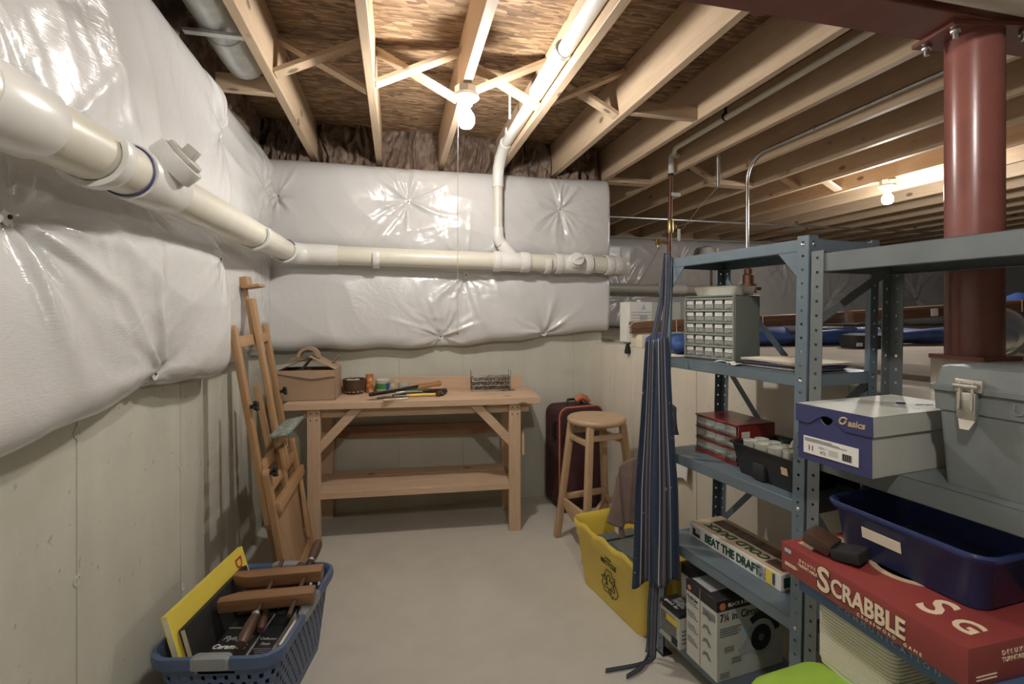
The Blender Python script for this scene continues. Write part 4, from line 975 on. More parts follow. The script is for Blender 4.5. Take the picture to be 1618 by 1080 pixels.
# ------------------------------------------------------------------ shelving units
def post(mb, x, y, sx, sy, z0, z1, wd=.035):
    # slotted angle: two flanges pierced with square holes, sx/sy tell which way the flanges run
    n = int((z1-z0)/.038); dz = (z1-z0)/n
    for ax in (0, 1):
        def pt(a, z): return (x+sx*a, y, z) if ax == 0 else (x, y+sy*a, z)
        for k in range(n):
            za, zb_ = z0+k*dz, z0+(k+1)*dz; zc = (za+zb_)/2; h0, h1 = wd*.5-.0035, wd*.5+.0035
            o = len(mb.v)
            mb.v += [pt(0, za), pt(wd, za), pt(wd, zb_), pt(0, zb_), pt(h0, zc-.0035), pt(h1, zc-.0035), pt(h1, zc+.0035), pt(h0, zc+.0035)]
            for q in range(4): mb.f.append((o+q, o+(q+1) % 4, o+4+(q+1) % 4, o+4+q))
    return mb
def unit(name, label, nf, ff, depth, H, levels, mat, lip=.035, group='steel shelving units', lean=0):
    d = Vector((ff[0]-nf[0], ff[1]-nf[1])); L = d.length; rz = math.atan2(-d.x, d.y)
    t = thing(name, label, 'shelving unit', (nf[0], nf[1], 0), rz, group); hl = L
    for (x, sx) in ((0, 1), (depth, -1)):
        for (y, sy) in ((0, 1), (hl, -1)):
            pm = post(MB(), x, y, sx, sy, 0, H); pm.v = [(a+lean*c_, b_, c_) for a, b_, c_ in pm.v]; pb = pm.build('post', mat, t, solid=.002, off=0, smooth=False)
            MB().box((x+sx*.018, y+sy*.018, .002), (.045, .045, .004)).build('foot', 'black', pb)
    for z in levels:
        mb = MB().span((.003, .003, z-.0022), (depth-.003, hl-.003, z))
        for a, b_ in (((.003, .003), (.0055, hl-.003)), ((depth-.0055, .003), (depth-.003, hl-.003)), ((.003, .003), (depth-.003, .0055)), ((.003, hl-.0055), (depth-.003, hl-.003))):
            mb.span((*a, z-lip), (*b_, z))
        for a, b_ in (((.003, .003), (.018, hl-.003)), ((depth-.018, .003), (depth-.003, hl-.003))):
            mb.span((*a, z-lip), (*b_, z-lip+.0025))
        mb.v = [(a+lean*z, b_, c_) for a, b_, c_ in mb.v]; s = mb.build('shelf', mat, t, .0006, 1, ang=30)
        if lip > .04:
            MB().tube([(.002+lean*z, .004, z-lip*.45), (.002+lean*z, hl-.004, z-lip*.45)], .005, 8).build('lip_bead', mat, s)
        for (x, y, dx, dy) in ((0, .018, -1, 0), (0, hl-.018, -1, 0), (depth, .018, 1, 0), (depth, hl-.018, 1, 0), (.018, 0, 0, -1), (depth-.018, 0, 0, -1)):
            c = Vector((x+lean*z, y, z-lip*.5)); b_ = Vector((dx, dy, 0)); MB().lathe([(0, .0045), (.0035, .004), (.006, .002), (.0065, 0), (.0065, -.006)], n=12).build('bolt', 'zinc', s)
            o = s.children[-1]; o.location = c; o.rotation_euler = b_.to_track_quat('Z', 'Y').to_euler()
    zt = levels[-1]-lip
    lx = lambda z: lean*z
    if lip < .04:
        for y, s_ in ((.0, 1), (hl, -1)):
            MB().prism([(.004+lx(zt), y+s_*.036, zt), (.004+lx(zt), y+s_*.10, zt), (.004+lx(zt), y+s_*.036, zt-.075)], (.0025, 0, 0)).build('gusset', mat, t)
        for (z0_, z1_, dx_) in ((.46, 1.10, .004), (1.10, .46, .008)):
            MB().bar((depth-dx_+lx(z0_), .02, z0_), (depth-dx_+lx(z1_), hl-.02, z1_), .022, .0025, up=(1, 0, 0)).build('brace', mat, t)
        for y0_, y1_ in ((hl-.02, hl-.30),):
            MB().bar((depth-.004+lx(1.4), y0_, zt-.04), (depth-.004+lx(1.14), y1_, 1.15), .022, .0025, up=(1, 0, 0)).build('brace', mat, t)
    else:
        MB().bar((.02+lx(1.29), hl-.003, 1.285), (depth-.02+lx(1.44), hl-.003, 1.43), .024, .0025, up=(0, 1, 0)).build('brace', mat, t)
    return t
LV1 = [.10, .45, .78, 1.135, 1.516]
u1 = unit('shelving_unit', 'tall blue-grey slotted steel shelving unit with an apron on its post', (1.069, 1.115), (.985, 1.71), .295, 1.524, LV1, 'bluesteel', lean=.028)
LV2 = [.10, .465, .94, 1.468]
u2 = unit('shelving_unit', 'dark grey steel shelving unit holding the grey toolbox and shoe box', (1.139, .36), (1.063, 1.098), .315, 1.475, LV2, 'greysteel', .05, lean=.026)

# ------------------------------------------------------------------ boxes on shelves: a box whose left face runs from far point to near point
def shelf_box(name, label, cat, far, near, depth, z, group=None):
    d = Vector((far[0]-near[0], far[1]-near[1])); L = d.length; rz = math.atan2(-d.x, d.y)
    t = thing(name, label, cat, (near[0], near[1], z), rz, group); return t, L
# local axes: x into the shelf, y toward the far end
# drawer cabinet
t, L = shelf_box('drawer_cabinet', 'grey-green parts cabinet with twenty-five labelled clear drawers', 'cabinet', (1.065, 1.655), (1.135, 1.457), .16, 1.1355)
dp_, hh = .155, .235
MB().span((.006, 0, 0), (dp_, .005, hh)).span((.006, L-.005, 0), (dp_, L, hh)).span((.006, 0, 0), (dp_, L, .005)).span((.006, 0, hh-.005), (dp_, L, hh)).span((dp_-.005, 0, 0), (dp_, L, hh)).build('casing', 'greygreen', t, .001, 1)
rows, nc = 5, 5; rh = (hh-.022)/rows; cw = (L-.012)/nc
for r_ in range(rows+1): MB().span((0, .002, .010+r_*rh-.004), (.03, L-.002, .010+r_*rh+.004)).build('row_rail', 'cabgrey', t, .001, 1)
for c_ in (0, nc): MB().span((0, .003+c_/nc*(L-.012), .005), (.03, .009+c_/nc*(L-.012), hh-.005)).build('side_rail', 'cabgrey', t)
for r_ in range(rows):
    for c_ in range(nc):
        y0, z0 = .006+c_*cw+.003, .010+r_*rh+.005; y1, z1 = y0+cw-.006, z0+rh-.010
        dr_ = MB().span((.006, y0, z0), (.0085, y1, z1)).span((.0085, y0, z0), (.10, y0+.0015, z1-.01)).span((.0085, y1-.0015, z0), (.10, y1, z1-.01)).span((.0085, y0, z0), (.10, y1, z0+.0015)).build('drawer', 'clear', t)
        MB().span((.012, y0+.003, z0+.002), (.06, y1-.003, z0+.006+random.random()*.012)).build('drawer_contents', 'blackmat', dr_)
        MB().span((.0045, y0+.003, z1-.014), (.0065, y1-.003, z1-.002)).build('drawer_label', 'paper', dr_)
        MB().span((.0040, y0+.007, z1-.009), (.0046, y1-.009, z1-.0078)).build('label_writing', 'greyink', dr_)
        MB().span((-.004, (y0+y1)/2-.009, z0+.004), (.006, (y0+y1)/2+.009, z0+.007)).build('pull', 'clear', dr_)
t, L = shelf_box('plastic_tray', 'milky plastic tray lying on top of the parts cabinet', 'tray', (1.085, 1.64), (1.145, 1.475), .15, 1.372)
MB().loft([rrect(.062, L/2-.01, .012, 0, 4, (.08, L/2)), rrect(.07, L/2, .014, .032, 4, (.08, L/2)), rrect(.074, L/2+.004, .014, .033, 4, (.08, L/2)), rrect(.067, L/2-.003, .012, .031, 4, (.08, L/2)), rrect(.06, L/2-.012, .01, .004, 4, (.08, L/2))], True, True).build('tray_body', 'milky', t)
t = tag(MB().grid(lambda u, v: (1.10+.05*u, 1.63+.05*v, 1.374+.018*math.sin(3.1*u)*(1+.4*math.sin(9*v))), 10, 10).build('plastic_bag', 'clear', None, ang=180), 'scrap of clear plastic beside the tray on the cabinet', 'plastic')
bpy.data.objects.remove(t)
# folders and papers
for k, (mat, dx, dy, rz, w_, d_, h_, lab) in enumerate((('blackmat', 0, 0, 3, .17, .24, .010, 'black folder at the bottom of the paper pile beside the parts cabinet'), ('navy', .006, -.01, 9, .17, .24, .004, 'navy blue folder in the paper pile beside the parts cabinet'), ('tan', .012, .01, -4, .17, .23, .003, 'tan card folder in the paper pile beside the parts cabinet'), ('oldpaper', .016, .0, 4, .18, .25, .005, 'cream folder on top of the paper pile beside the parts cabinet'))):
    z = 1.1355+(0, .0115, .0165, .0205)[k]
    t = thing('folder', lab, 'folder', (1.205+dx, 1.29+dy, z), R(rz+6), 'folders piled on the shelf')
    MB().box((0, 0, h_*.12), (w_, d_, h_*.24)).build('cover', mat, t); MB().box((0, 0, h_*.5), (w_*.96, d_*.96, h_*.5)).build('sheets', 'paper', t); MB().box((0, 0, h_*.88), (w_, d_, h_*.24)).build('cover', mat, t)
t = tag(MB().grid(lambda u, v: (1.085+.03*v+.015*math.sin(5*u), 1.50-.13*u, 1.1365+.006*abs(math.sin(7*u+2*v))), 16, 4).build('paper_scrap', 'paper', None, ang=180, solid=.001), 'crumpled white paper scrap before the parts cabinet', 'paper')
# red drawer cabinet
t, L = shelf_box('drawer_cabinet', 'low dark red plastic cabinet with three rows of clear drawers', 'cabinet', (1.125, 1.67), (1.140, 1.452), .17, .7805)
dp_, hh = .165, .14
MB().span((.006, 0, 0), (dp_, .004, hh)).span((.006, L-.004, 0), (dp_, L, hh)).span((.0, 0, hh-.006), (dp_, L, hh)).span((0, 0, 0), (dp_, L, .012)).span((dp_-.004, 0, 0), (dp_, L, hh)).build('casing', 'redcab', t, .001, 1)
for z in (.052, .094): MB().span((0, .002, z-.002), (.12, L-.002, z+.002)).build('row_rail', 'redcab', t)
for r_ in range(3):
    for c_ in range(4):
        y0, z0 = .006+c_*(L-.012)/4+.002, .014+r_*.042; y1, z1 = y0+(L-.012)/4-.004, z0+.034
        dr_ = MB().span((.003, y0, z0), (.0055, y1, z1)).span((.0055, y0, z0), (.11, y1, z0+.0015)).build('drawer', 'clear', t)
        MB().span((.0085, y0+.003, z0+.002), (.08, y1-.003, z0+.007+.01*random.random())).build('drawer_contents', 'darkwood', dr_)
        MB().span((-.006, y0+.006, z0+.012), (.003, y1-.006, z0+.016)).build('pull', 'clear', dr_)
MB().span((.02, -.001, .085), (.055, .0005, .115)).build('sticker', 'oldpaper', t)
# black tote with cups
t = thing('tote_tray', 'black plastic tote tray full of small jars and glue', 'tray', (1.205, 1.306, .7805), R(5.5))
MB().loft([rrect(.085, .108, .015, 0, 4), rrect(.105, .125, .018, .095, 4), rrect(.112, .132, .018, .097, 4), rrect(.112, .132, .018, .101, 4), rrect(.10, .12, .016, .099, 4), rrect(.08, .103, .012, .004, 4)], True, True).build('tray_body', 'black', t)
MB().span((-.101, -.01, .003), (-.086, .035, .055)).build('scoop', 'blackmat', t, .004)
MB().box((-.1005, -.085, .06), (.002, .022, .022), Matrix.Rotation(R(-11), 3, 'Y')).build('price_sticker', 'tan', t)
tray = t; tr_ = Matrix.Translation((1.205, 1.306, .7805)) @ Matrix.Rotation(R(5.5), 4, 'Z')
cup0 = None
for k, (x, y) in enumerate(((-.058, .085), (-.01, .085), (-.058, .038), (-.008, .038), (-.055, -.01), (-.005, -.01), (-.045, -.058))):
    p = tr_ @ Vector((x, y, .006))
    if cup0 is None:
        cup0 = tag(MB().lathe([(0, 0), (.016, 0), (.0215, .10), (.0225, .102), (.0205, .103), (.0195, .094), (.019, .088), (0, .088)], n=22).build('plastic_cup', 'milky'), 'small white plastic cup standing in the black tote tray', 'cup', 'white cups in the black tote'); cup0.location = p
    else: cp(cup0, p)
p = tr_ @ Vector((.02, -.045, .10)); t = tag(MB().ring((0, 0, .02), (.5, .4, .2), .03, .005, 26, 6).build('tape_ring', 'pvcw'), 'white plastic ring standing among the cups', 'ring'); t.location = p-Vector((0, 0, .012))
p = tr_ @ Vector((-.012, -.072, .006)); t = thing('glue_tube', 'yellow glue tube with red cap in the black tote tray', 'tube', p)
MB().lathe([(0, 0), (.012, 0), (.012, .085), (.006, .098), (0, .098)], n=14).build('tube_body', 'tool_yellow', t); MB().lathe([(.007, .097), (.006, .118), (0, .119)], n=12).build('cap', 'redink', t)
p = tr_ @ Vector((.03, -.07, .006)); t = thing('glue_packet', 'yellow and white glue packet leaning in the black tote', 'packet', p, R(30))
MB().box((0, 0, .052), (.06, .04, .085), Matrix.Rotation(R(15), 3, 'Y')).build('packet_body', 'paper', t, .003); MB().box((-.0375, 0, .07), (.002, .045, .025), Matrix.Rotation(R(15), 3, 'Y')).build('print_band', 'tool_yellow', t)
MB().box((-.038, .0, .035), (.002, .03, .018), Matrix.Rotation(R(15), 3, 'Y')).build('print_band', 'redink', t)
p = tr_ @ Vector((.055, .05, .006)); t = tag(MB().lathe([(0, 0), (.02, 0), (.022, .09), (.012, .10), (0, .10)], n=16).build('bottle', 'greencard'), 'dark green bottle cap at the back of the black tote', 'bottle'); t.location = p
t = tag(MB().box((1.338, 1.24, .846), (.016, .14, .13)).build('black_tray', 'blackmat', None, .006), 'black tray standing on edge behind the tote tray', 'tray')

# cold duck box
t, L = shelf_box('draught_guard_box', 'flat white and brown carton lettered BEAT THE DRAFT', 'box', (1.105, 1.675), (1.150, 1.265), .145, .4505)
dw, hb = .15, .052
MB().span((0, 0, 0), (dw, L, hb)).build('carton', 'paper', t, .001, 1)
MB().span((.003, .003, hb-.001), (dw-.003, L-.003, hb+.0008)).build('top_print', 'tan', t)
MB().span((.075, .02, hb), (.125, L-.04, hb+.0014)).build('photo_print', 'picture2', t)
ft = fr((0, 0, hb+.001), (0, 1, 0), (-1, 0, 0))
text('COLD DUCK', .048, 'greencard', t, ft, L*.20, -.045, bold=.0012, shear=.15, d=.003); MB().span((.02, .01, hb), (.07, .08, hb+.0016)).build('badge', 'darkwood', t)
ff_ = fr((-.0005, 0, 0), (0, -1, 0), (0, 0, 1))
text('BEAT THE DRAFT.', .040, 'greencard', t, ff_, -L*.80, hb*.45, bold=.0014, sx=.80, d=.003)
rect(MB(), ff_, -L+.012, .008, -L*.85, hb-.008, .0014).build('picture', 'lightcard', t); rect(MB(), ff_, -L+.02, .010, -L*.86, .022, .0018).build('duck_print', 'ink', t); rect(MB(), ff_, -L+.02, .02, -L+.034, .036, .0018).build('duck_print', 'ink', t)
rect(MB(), ff_, -.094, .006, -.056, hb-.006, .0014).build('picture', 'picture', t); rect(MB(), ff_, -.055, .005, -.022, hb-.004, .0014).build('picture', 'bookyellow', t); rect(MB(), ff_, -.030, .010, -.022, hb-.008, .002).build('blue_flash', 'bluefab', t)
fn_ = fr((0, -.0005, 0), (1, 0, 0), (0, 0, 1)); rect(MB(), fn_, .01, .01, .05, .04, .0014).build('print', 'greencard', t)

# power tool cartons on the bottom shelf
def carton(name, label, far, near, depth, h, title, big, extra):
    t, L = shelf_box(name, label, 'box', far, near, depth, LV1[0]+.0005, 'power tool cartons on the bottom shelf')
    MB().span((0, 0, 0), (depth, L, h)).build('carton', 'lightcard', t, .001, 1)
    MB().span((-.0008, -.0008, h*.86), (depth+.0008, L+.0008, h+.0008)).build('black_band', 'ink', t, .0008, 1)
    f1 = fr((-.0006, L, 0), (0, -1, 0), (0, 0, 1)); f2 = fr((0, -.0006, 0), (1, 0, 0), (0, 0, 1)); f3 = fr((0, 0, h+.0008), (1, 0, 0), (0, 1, 0))
    hexa = lambda f, u, v, r_: MB().prism([f[0]+f[1]*(u+r_*math.cos(a))+f[2]*(v+r_*math.sin(a)) for a in np.linspace(0, 2*math.pi, 6, endpoint=False)], f[3]*.0018).build('hexagon_logo', 'orangelogo', t)
    return t, L, f1, f2, f3, hexa
t, L, f1, f2, f3, hexa = carton('saw_carton', 'white circular saw carton printed 7 1/4 in. on the bottom shelf', (1.002, 1.540), (1.018, 1.392), .285, .265, '', '', 0)
H_ = .265
MB().span((-.0012, L*.52, .0), (.0003, L*.54, H_)).build('flap_edge', 'cardboard', t)
hexa(f2, .022, H_*.925, .013); hexa(f1, .018, H_*.92, .009)
text('BLACK & DECKER', .016, 'paper', t, f2, .045, H_*.925, bold=.0003); text('7¼ in. Circular Saw', .036, 'ink', t, f2, .012, H_*.775, bold=.0004, sx=.85)
for k in range(4): rect(MB(), f2, .012, H_*.64-.008*k, .10-.012*(k % 2), H_*.64-.008*k+.003).build('print_line', 'greyink', t)
for (u, v) in ((.03, .40), (.06, .25), (.012, .09)):
    for k in range(3): rect(MB(), f2, u, H_*v-.007*k, u+.04, H_*v-.007*k+.0025).build('print_line', 'greyink', t)
o, x, y, z = f2; c0 = o+x*.185+y*H_*.42
def disc(r_, mat, d, c=c0, nm='saw_print', a0=0, a1=2*math.pi, ri=0):
    pts = [c+(x*math.cos(a)+y*math.sin(a))*r_ for a in np.linspace(a0, a1, 28)]
    if ri: pts += [c+(x*math.cos(a)+y*math.sin(a))*ri for a in np.linspace(a1, a0, 28)]
    MB().prism(pts, z*d).build(nm, mat, t)
disc(.062, 'silver', .0012, ri=.04); disc(.044, 'ink', .0016); disc(.012, 'greyink', .002)
disc(.085, 'ink', .0010, a0=.2, a1=2.2, ri=.06); MB().prism([c0+x*a+y*b_ for a, b_ in ((.03, .04), (.06, .03), (.10, .065), (.085, .08), (.055, .06))], z*.0011).build('saw_print', 'ink', t)
MB().prism([c0+x*a+y*b_ for a, b_ in ((-.10, -.02), (-.03, .03), (-.03, -.035), (-.085, -.045))], z*.0011).build('saw_print', 'silver', t); MB().prism([c0+x*a+y*b_ for a, b_ in ((-.09, .03), (-.06, .05), (-.05, .02), (-.08, .015))], z*.0013).build('saw_print', 'ltblue', t)
for k in range(4):
    v = H_*(.72-.17*k); cc = f1[0]+f1[1]*(L*.68)+f1[2]*v
    MB().prism([cc+f1[1]*a+f1[2]*b_ for a, b_ in ((-.02, -.005), (-.012, .012), (.005, .016), (.022, -.004), (.012, -.006), (.0, .006))], f1[3]*.0012).build('saw_print', 'greyink', t)
    for q in range(3): rect(MB(), f1, .008, v+.008*q, L*.40-.008*q, v+.008*q+.0022).build('print_line', 'greyink', t)
for k in range(5): rect(MB(), f1, L*.56, H_*.80+.005*k-.02, L*.95, H_*.80+.005*k-.0185).build('print_line', 'greyink', t)
text('Circular Saw', .017, 'ink', t, f1, .006, H_*.80, sx=.6); rect(MB(), f3, .02, .05, .10, .14).build('picture', 'silver', t); rect(MB(), f3, .12, .012, .20, .10).build('top_label', 'paper', t); rect(MB(), f3, .125, .045, .195, .075, .002).build('top_label_print', 'ink', t)
t, L, f1, f2, f3, hexa = carton('sander_carton', 'small grey quick fix carton in front on the bottom shelf', (.970, 1.662), (.985, 1.556), .08, .13, '', '', 0)
rect(MB(), f1, .006, .022, L*.85, .098).build('print_panel', 'greyink', t); rect(MB(), f1, L*.35, .075, L*.9, .098, .0018).build('yellow_label', 'bookyellow', t); rect(MB(), f1, L*.62, .006, L*.9, .032, .0018).build('print_patch', 'ink', t)
text('quick fix', .020, 'paper', t, fr((0, .0, .1312), (0, -1, 0), (1, 0, 0)), -L*.9, .016, bold=.0004, shear=.2); rect(MB(), f3, .03, .02, .075, .08).build('picture', 'picture', t); hexa(f1, .012, .12, .006)
for k in range(4): rect(MB(), f2, .01, .02+.014*k, .07, .025+.014*k).build('print_line', 'greyink', t)
t, L, f1, f2, f3, hexa = carton('jigsaw_carton', 'grey jig saw carton standing behind the small grey carton', (1.064, 1.668), (1.075, 1.573), .20, .25, '', '', 0)
hexa(f2, .02, .232, .010); text('Two-Speed', .016, 'ink', t, f2, .015, .19, bold=.0002); text('Jig Saw', .026, 'ink', t, f2, .015, .163, bold=.0006); rect(MB(), f2, .012, .10, .06, .14).build('picture', 'picture', t); text('BLACK & DECKER', .013, 'paper', t, f2, .04, .232)
rect(MB(), f3, .03, .02, .10, .08).build('top_print', 'silver', t); rect(MB(), f1, .03, .01, .05, .2).build('print_panel', 'silver', t)

# ------------------------------------------------------------------ second unit's load
SB = .9405
t, L = shelf_box('shoe_box', 'navy and pale grey cardboard shoe box on the grey shelf', 'box', (1.000, 1.045), (1.022, .862), .36, SB)
D_, H_ = .36, .138
MB().span((.002, .002, 0), (D_, L-.002, .002)).span((.002, .002, 0), (D_, .0035, H_-.003)).span((.002, L-.0035, 0), (D_, L-.002, H_-.003)).span((D_-.0015, .002, 0), (D_, L-.002, H_-.003)).build('base', 'lightcard', t)
notch = [(L*.58+.0165*math.cos(a), .117+.020*math.sin(a)) for a in np.linspace(0, -math.pi, 14)]
outl = [(L-.002, 0), (L-.002, H_-.003), (notch[0][0], H_-.003)]+notch+[(notch[-1][0], H_-.003), (.002, H_-.003), (.002, 0)]
MB().prism([(.002, y_, z_) for y_, z_ in outl], (.0014, 0, 0)).build('end_wall', 'lightcard', t, smooth=False)
MB().prism([(.0006, y_, z_) for y_, z_ in outl], (.0014, 0, 0)).build('end_panel', 'navy', t, smooth=False)
# lid: top, long sides, end with curved cut-out
MB().span((-.002, -.003, H_-.002), (D_+.003, L+.003, H_)).span((-.001, -.003, H_-.045), (D_+.003, -.0015, H_)).span((-.001, L+.0015, H_-.045), (D_+.003, L+.003, H_)).build('lid', 'lightcard', t, .0006, 1)
lidend = [(-.003, -.003, H_), (-.003, L+.003, H_), (-.003, L+.003, H_-.045)]+[(-.003, L*(1-s_), H_-.045+.026*math.sin(math.pi*max(0, min(1, (s_-.18)/.5)))**1.3) for s_ in np.linspace(.05, .95, 24)]+[(-.003, -.003, H_-.045)]
le = MB().prism(lidend, (.0016, 0, 0)).build('lid_end', 'navy', t)
ff_ = fr((-.0006, L, 0), (0, -1, 0), (0, 0, 1)); fl = fr((-.0031, L, 0), (0, -1, 0), (0, 0, 1))
text('asics', .021, 'gold', t, fl, L*.715, H_-.024, bold=.0006, shear=.15)
sp_ = MB(); cc = fl[0]+fl[1]*(L*.655)+fl[2]*(H_-.022)
pts = [cc+fl[1]*(.010*math.cos(a)*(1-.06*a)+.002*math.sin(a))+fl[2]*(.0095*math.sin(a)*(1-.06*a)) for a in np.linspace(.6, 6.8, 22)]; sp_.tube(pts, [.0022]*22, 6); sp_.build('spiral_logo', 'gold', t)
rect(MB(), ff_, L*.10, .018, L*.84, .060, .0012).build('size_label', 'paper', t)
text('11', .018, 'ink', t, ff_, L*.16, .032, bold=.0003, d=.003); text('MEN 7', .008, 'greyink', t, ff_, L*.32, .038, d=.003); text('6Q', .011, 'ink', t, ff_, L*.34, .028, d=.003)
for k in range(3): rect(MB(), ff_, L*.12, .049+.003*k, L*(.70-.1*k), .0503+.003*k, .002).build('print_line', 'greyink', t)
for k in range(14): rect(MB(), ff_, L*.64+k*.0016, .024, L*.64+k*.0016+(.0009 if k % 3 else .0004), .040, .002).build('barcode_bar', 'ink', t)
rect(MB(), ff_, L*.46, .026, L*.58, .040, .002).build('shoe_print', 'lightcard', t)
for (x, y) in ((.20, .12), (.20, .075), (.20, .03), (.26, .10), (.26, .045)): MB().lathe([(.006, 0), (.006, .001), (0, .0015)], (x, y, H_), 12).build('white_dot', 'paper', t)
MB().ring((.235, .085, H_+.001), (0, 0, 1), .009, .002, 16, 4).bar((.25, .06, H_+.001), (.29, .045, H_+.001), .004, .001).build('dark_logo', 'navy', t)

# grey toolbox
t, L = shelf_box('toolbox', 'large grey plastic toolbox with metal latch on the grey shelf', 'toolbox', (1.150, .826), (1.185, .43), .235, SB)
D_, H_ = .225, .255
MB().loft([rrect(D_/2-.012, L/2-.012, .012, 0, 4, (D_/2, L/2)), rrect(D_/2-.002, L/2-.004, .014, .165, 4, (D_/2, L/2))], True, True).build('body', 'toolgrey', t, ang=50)
ld = MB().loft([rrect(D_/2+.001, L/2+.004, .014, .160, 4, (D_/2, L/2)), rrect(D_/2+.002, L/2+.006, .014, .200, 4, (D_/2, L/2)), rrect(D_/2+.008, L/2+.012, .016, .202, 4, (D_/2, L/2)), rrect(D_/2+.008, L/2+.012, .016, .212, 4, (D_/2, L/2)), rrect(D_/2+.001, L/2+.004, .014, .216, 4, (D_/2, L/2)), rrect(D_/2-.006, L/2-.004, .014, .252, 4, (D_/2, L/2)), rrect(D_/2-.012, L/2-.010, .012, .255, 4, (D_/2, L/2))], True, True).build('lid', 'toolgrey', t, ang=40)
yl = L-.068
lt = MB().span((-.014, yl-.024, .205), (-.004, yl+.024, .232)).build('latch', 'chrome', t, .003, 2)
MB().span((-.022, yl-.017, .150), (-.008, yl+.017, .206)).build('latch_tongue', 'chrome', lt, .004, 2)
MB().tube([(-.020, yl-.012, .226), (-.026, yl-.012, .17), (-.026, yl+.010, .17), (-.020, yl+.010, .226)], .0028, 8).build('latch_bail', 'chrome', lt)
MB().prism([(-.018, yl-.015, .150), (-.018, yl+.015, .150), (-.026, yl+.008, .130), (-.026, yl-.008, .130)], (.006, 0, 0)).build('latch_lip', 'chrome', lt)
MB().tube([(-.020, yl-.021, .218), (-.020, yl+.021, .218)], .006, 10).build('latch_hinge', 'chrome', lt)
text('US', .032, 'greyink', t, fr((-.0015, L, 0), (0, -1, 0), (0, 0, 1)), L*.33, .180, shear=.1, d=.004)
# carton stack on shelf three
t, L = shelf_box('game_box', 'big red crossword game box with cream lettering on its side', 'box', (.942, 1.035), (.947, .627), .41, .667)
D_, H_ = .41, .07
MB().span((0, 0, 0), (D_, L, H_)).build('carton', 'redbox', t, .002, 2)
f1 = fr((-.0005, L, 0), (0, -1, 0), (0, 0, 1)); f2 = fr((0, -.0005, 0), (1, 0, 0), (0, 0, 1)); f3 = fr((0, L, H_), (0, -1, 0), (1, 0, 0))
text('S', .075, 'ink', t, f1, L*.258, .033, bold=.0035, d=.0016); text('CRABBLE', .052, 'ink', t, f1, L*.345, .032, bold=.003, d=.0016, sx=.76)
text('S', .075, 'cream', t, f1, L*.26, .034, bold=.0018, d=.003); text('CRABBLE', .052, 'cream', t, f1, L*.348, .033, bold=.0015, d=.003, sx=.76)
text('DELUXE', .009, 'cream', t, f1, L*.135, .047, space=1.6); text('TURNTABLE', .010, 'cream', t, f1, L*.125, .036)
text('CROSSWORD  GAME', .009, 'cream', t, f1, L*.50, .008, space=1.7)
rect(MB(), f1, L*.03, .050, L*.075, .058).build('maker_badge', 'ltblue', t); rect(MB(), f2, .018, .046, .042, .056).build('maker_badge', 'ltblue', t)
text('Turntable Scrabble', .005, 'cream', t, f1, L*.03, .022); bpy.data.objects.remove(t.children[-1])
for k in range(2): rect(MB(), f1, L*.03, .018+.005*k, L*.11, .0195+.005*k).build('print_line', 'cream', t); rect(MB(), f2, .018, .012+.006*k, .065, .0135+.006*k).build('print_line', 'cream', t)
text('DELUXE', .012, 'cream', t, f2, .078, .05, space=1.5); text('TURNTABLE', .012, 'cream', t, f2, .078, .038); text('S', .06, 'cream', t, f2, .18, .033, bold=.0012, d=.003)
text('S', .11, 'cream', t, f3, L*.70, .075, bold=.002, d=.002, sx=.8); text('G', .07, 'cream', t, f3, L*.84, .065, bold=.002, d=.002, sx=.8)
MB().lathe([(.075, 0), (.075, .001), (.06, .0012), (.06, 0)], (.17, L*.55, H_), 36).build('tile_rack_print', 'tan', t); rect(MB(), f3, L*.05, .03, L*.15, .16).build('print_panel', 'tan', t)
t, L = shelf_box('game_box', 'blue game box lettered COMMUNICATION under the red one', 'box', (.965, 1.005), (.970, .615), .38, .627)
MB().span((0, 0, 0), (.38, L, .0395)).build('carton', 'bluebox', t, .002, 2)
text('COMMUNICATION', .015, 'silver', t, fr((-.0005, L, 0), (0, -1, 0), (0, 0, 1)), L*.28, .02, space=1.9)
t = tag(MB().span((1.10, .60, .466), (1.30, .78, .6265)).build('black_box', 'blackmat', None, .004), 'black carton under the blue game box', 'box')
# ribbed cream case
t, L = shelf_box('ribbed_case', 'cream plastic case with fine horizontal ribs under the game boxes', 'case', (1.0, .985), (1.005, .80), .26, .4665)
MB().loft([rrect(.13, L/2, .02, 0, 4, (.13, L/2)), rrect(.13, L/2, .02, .1595, 4, (.13, L/2))], True, True).build('case_body', 'pvc', t)
rbm = None
for k in range(18):
    z = .012+.0078*k
    if rbm is None: rbm = MB().loft([rrect(.1325, L/2+.0025, .02, 0, 4, (.13, L/2)), rrect(.1325, L/2+.0025, .02, .0042, 4, (.13, L/2))], True, True).build('rib', 'pvc', t); rbm.location.z = z
    else: cp(rbm, (0, 0, z), parent=t)
# translucent blue bin
t = thing('storage_bin', 'translucent dark blue plastic bin on top of the red game box', 'bin', (1.175, .845, .7382), R(4))
bx_, by_, bh = .125, .165, .112
MB().loft([rrect(bx_*.84, by_*.86, .03, 0, 6), rrect(bx_*.86, by_*.88, .035, .004, 6), rrect(bx_*.95, by_*.96, .04, bh-.018, 6), rrect(bx_*1.03, by_*1.02, .045, bh-.012, 6), rrect(bx_*1.05, by_*1.04, .045, bh-.002, 6), rrect(bx_*1.02, by_*1.02, .045, bh+.003, 6), rrect(bx_*.94, by_*.95, .04, bh-.002, 6), rrect(bx_*.91, by_*.93, .04, bh-.025, 6), rrect(bx_*.83, by_*.85, .03, .006, 6)], True, True).build('tub', 'blueclear', t, ang=60)
sl = math.atan2(bx_*.11, bh)
MB().box((-bx_*.905-.003, .035, .062), (.002, .085, .024), Matrix.Rotation(-sl, 3, 'Y')).build('label_tape', 'oldpaper', t)
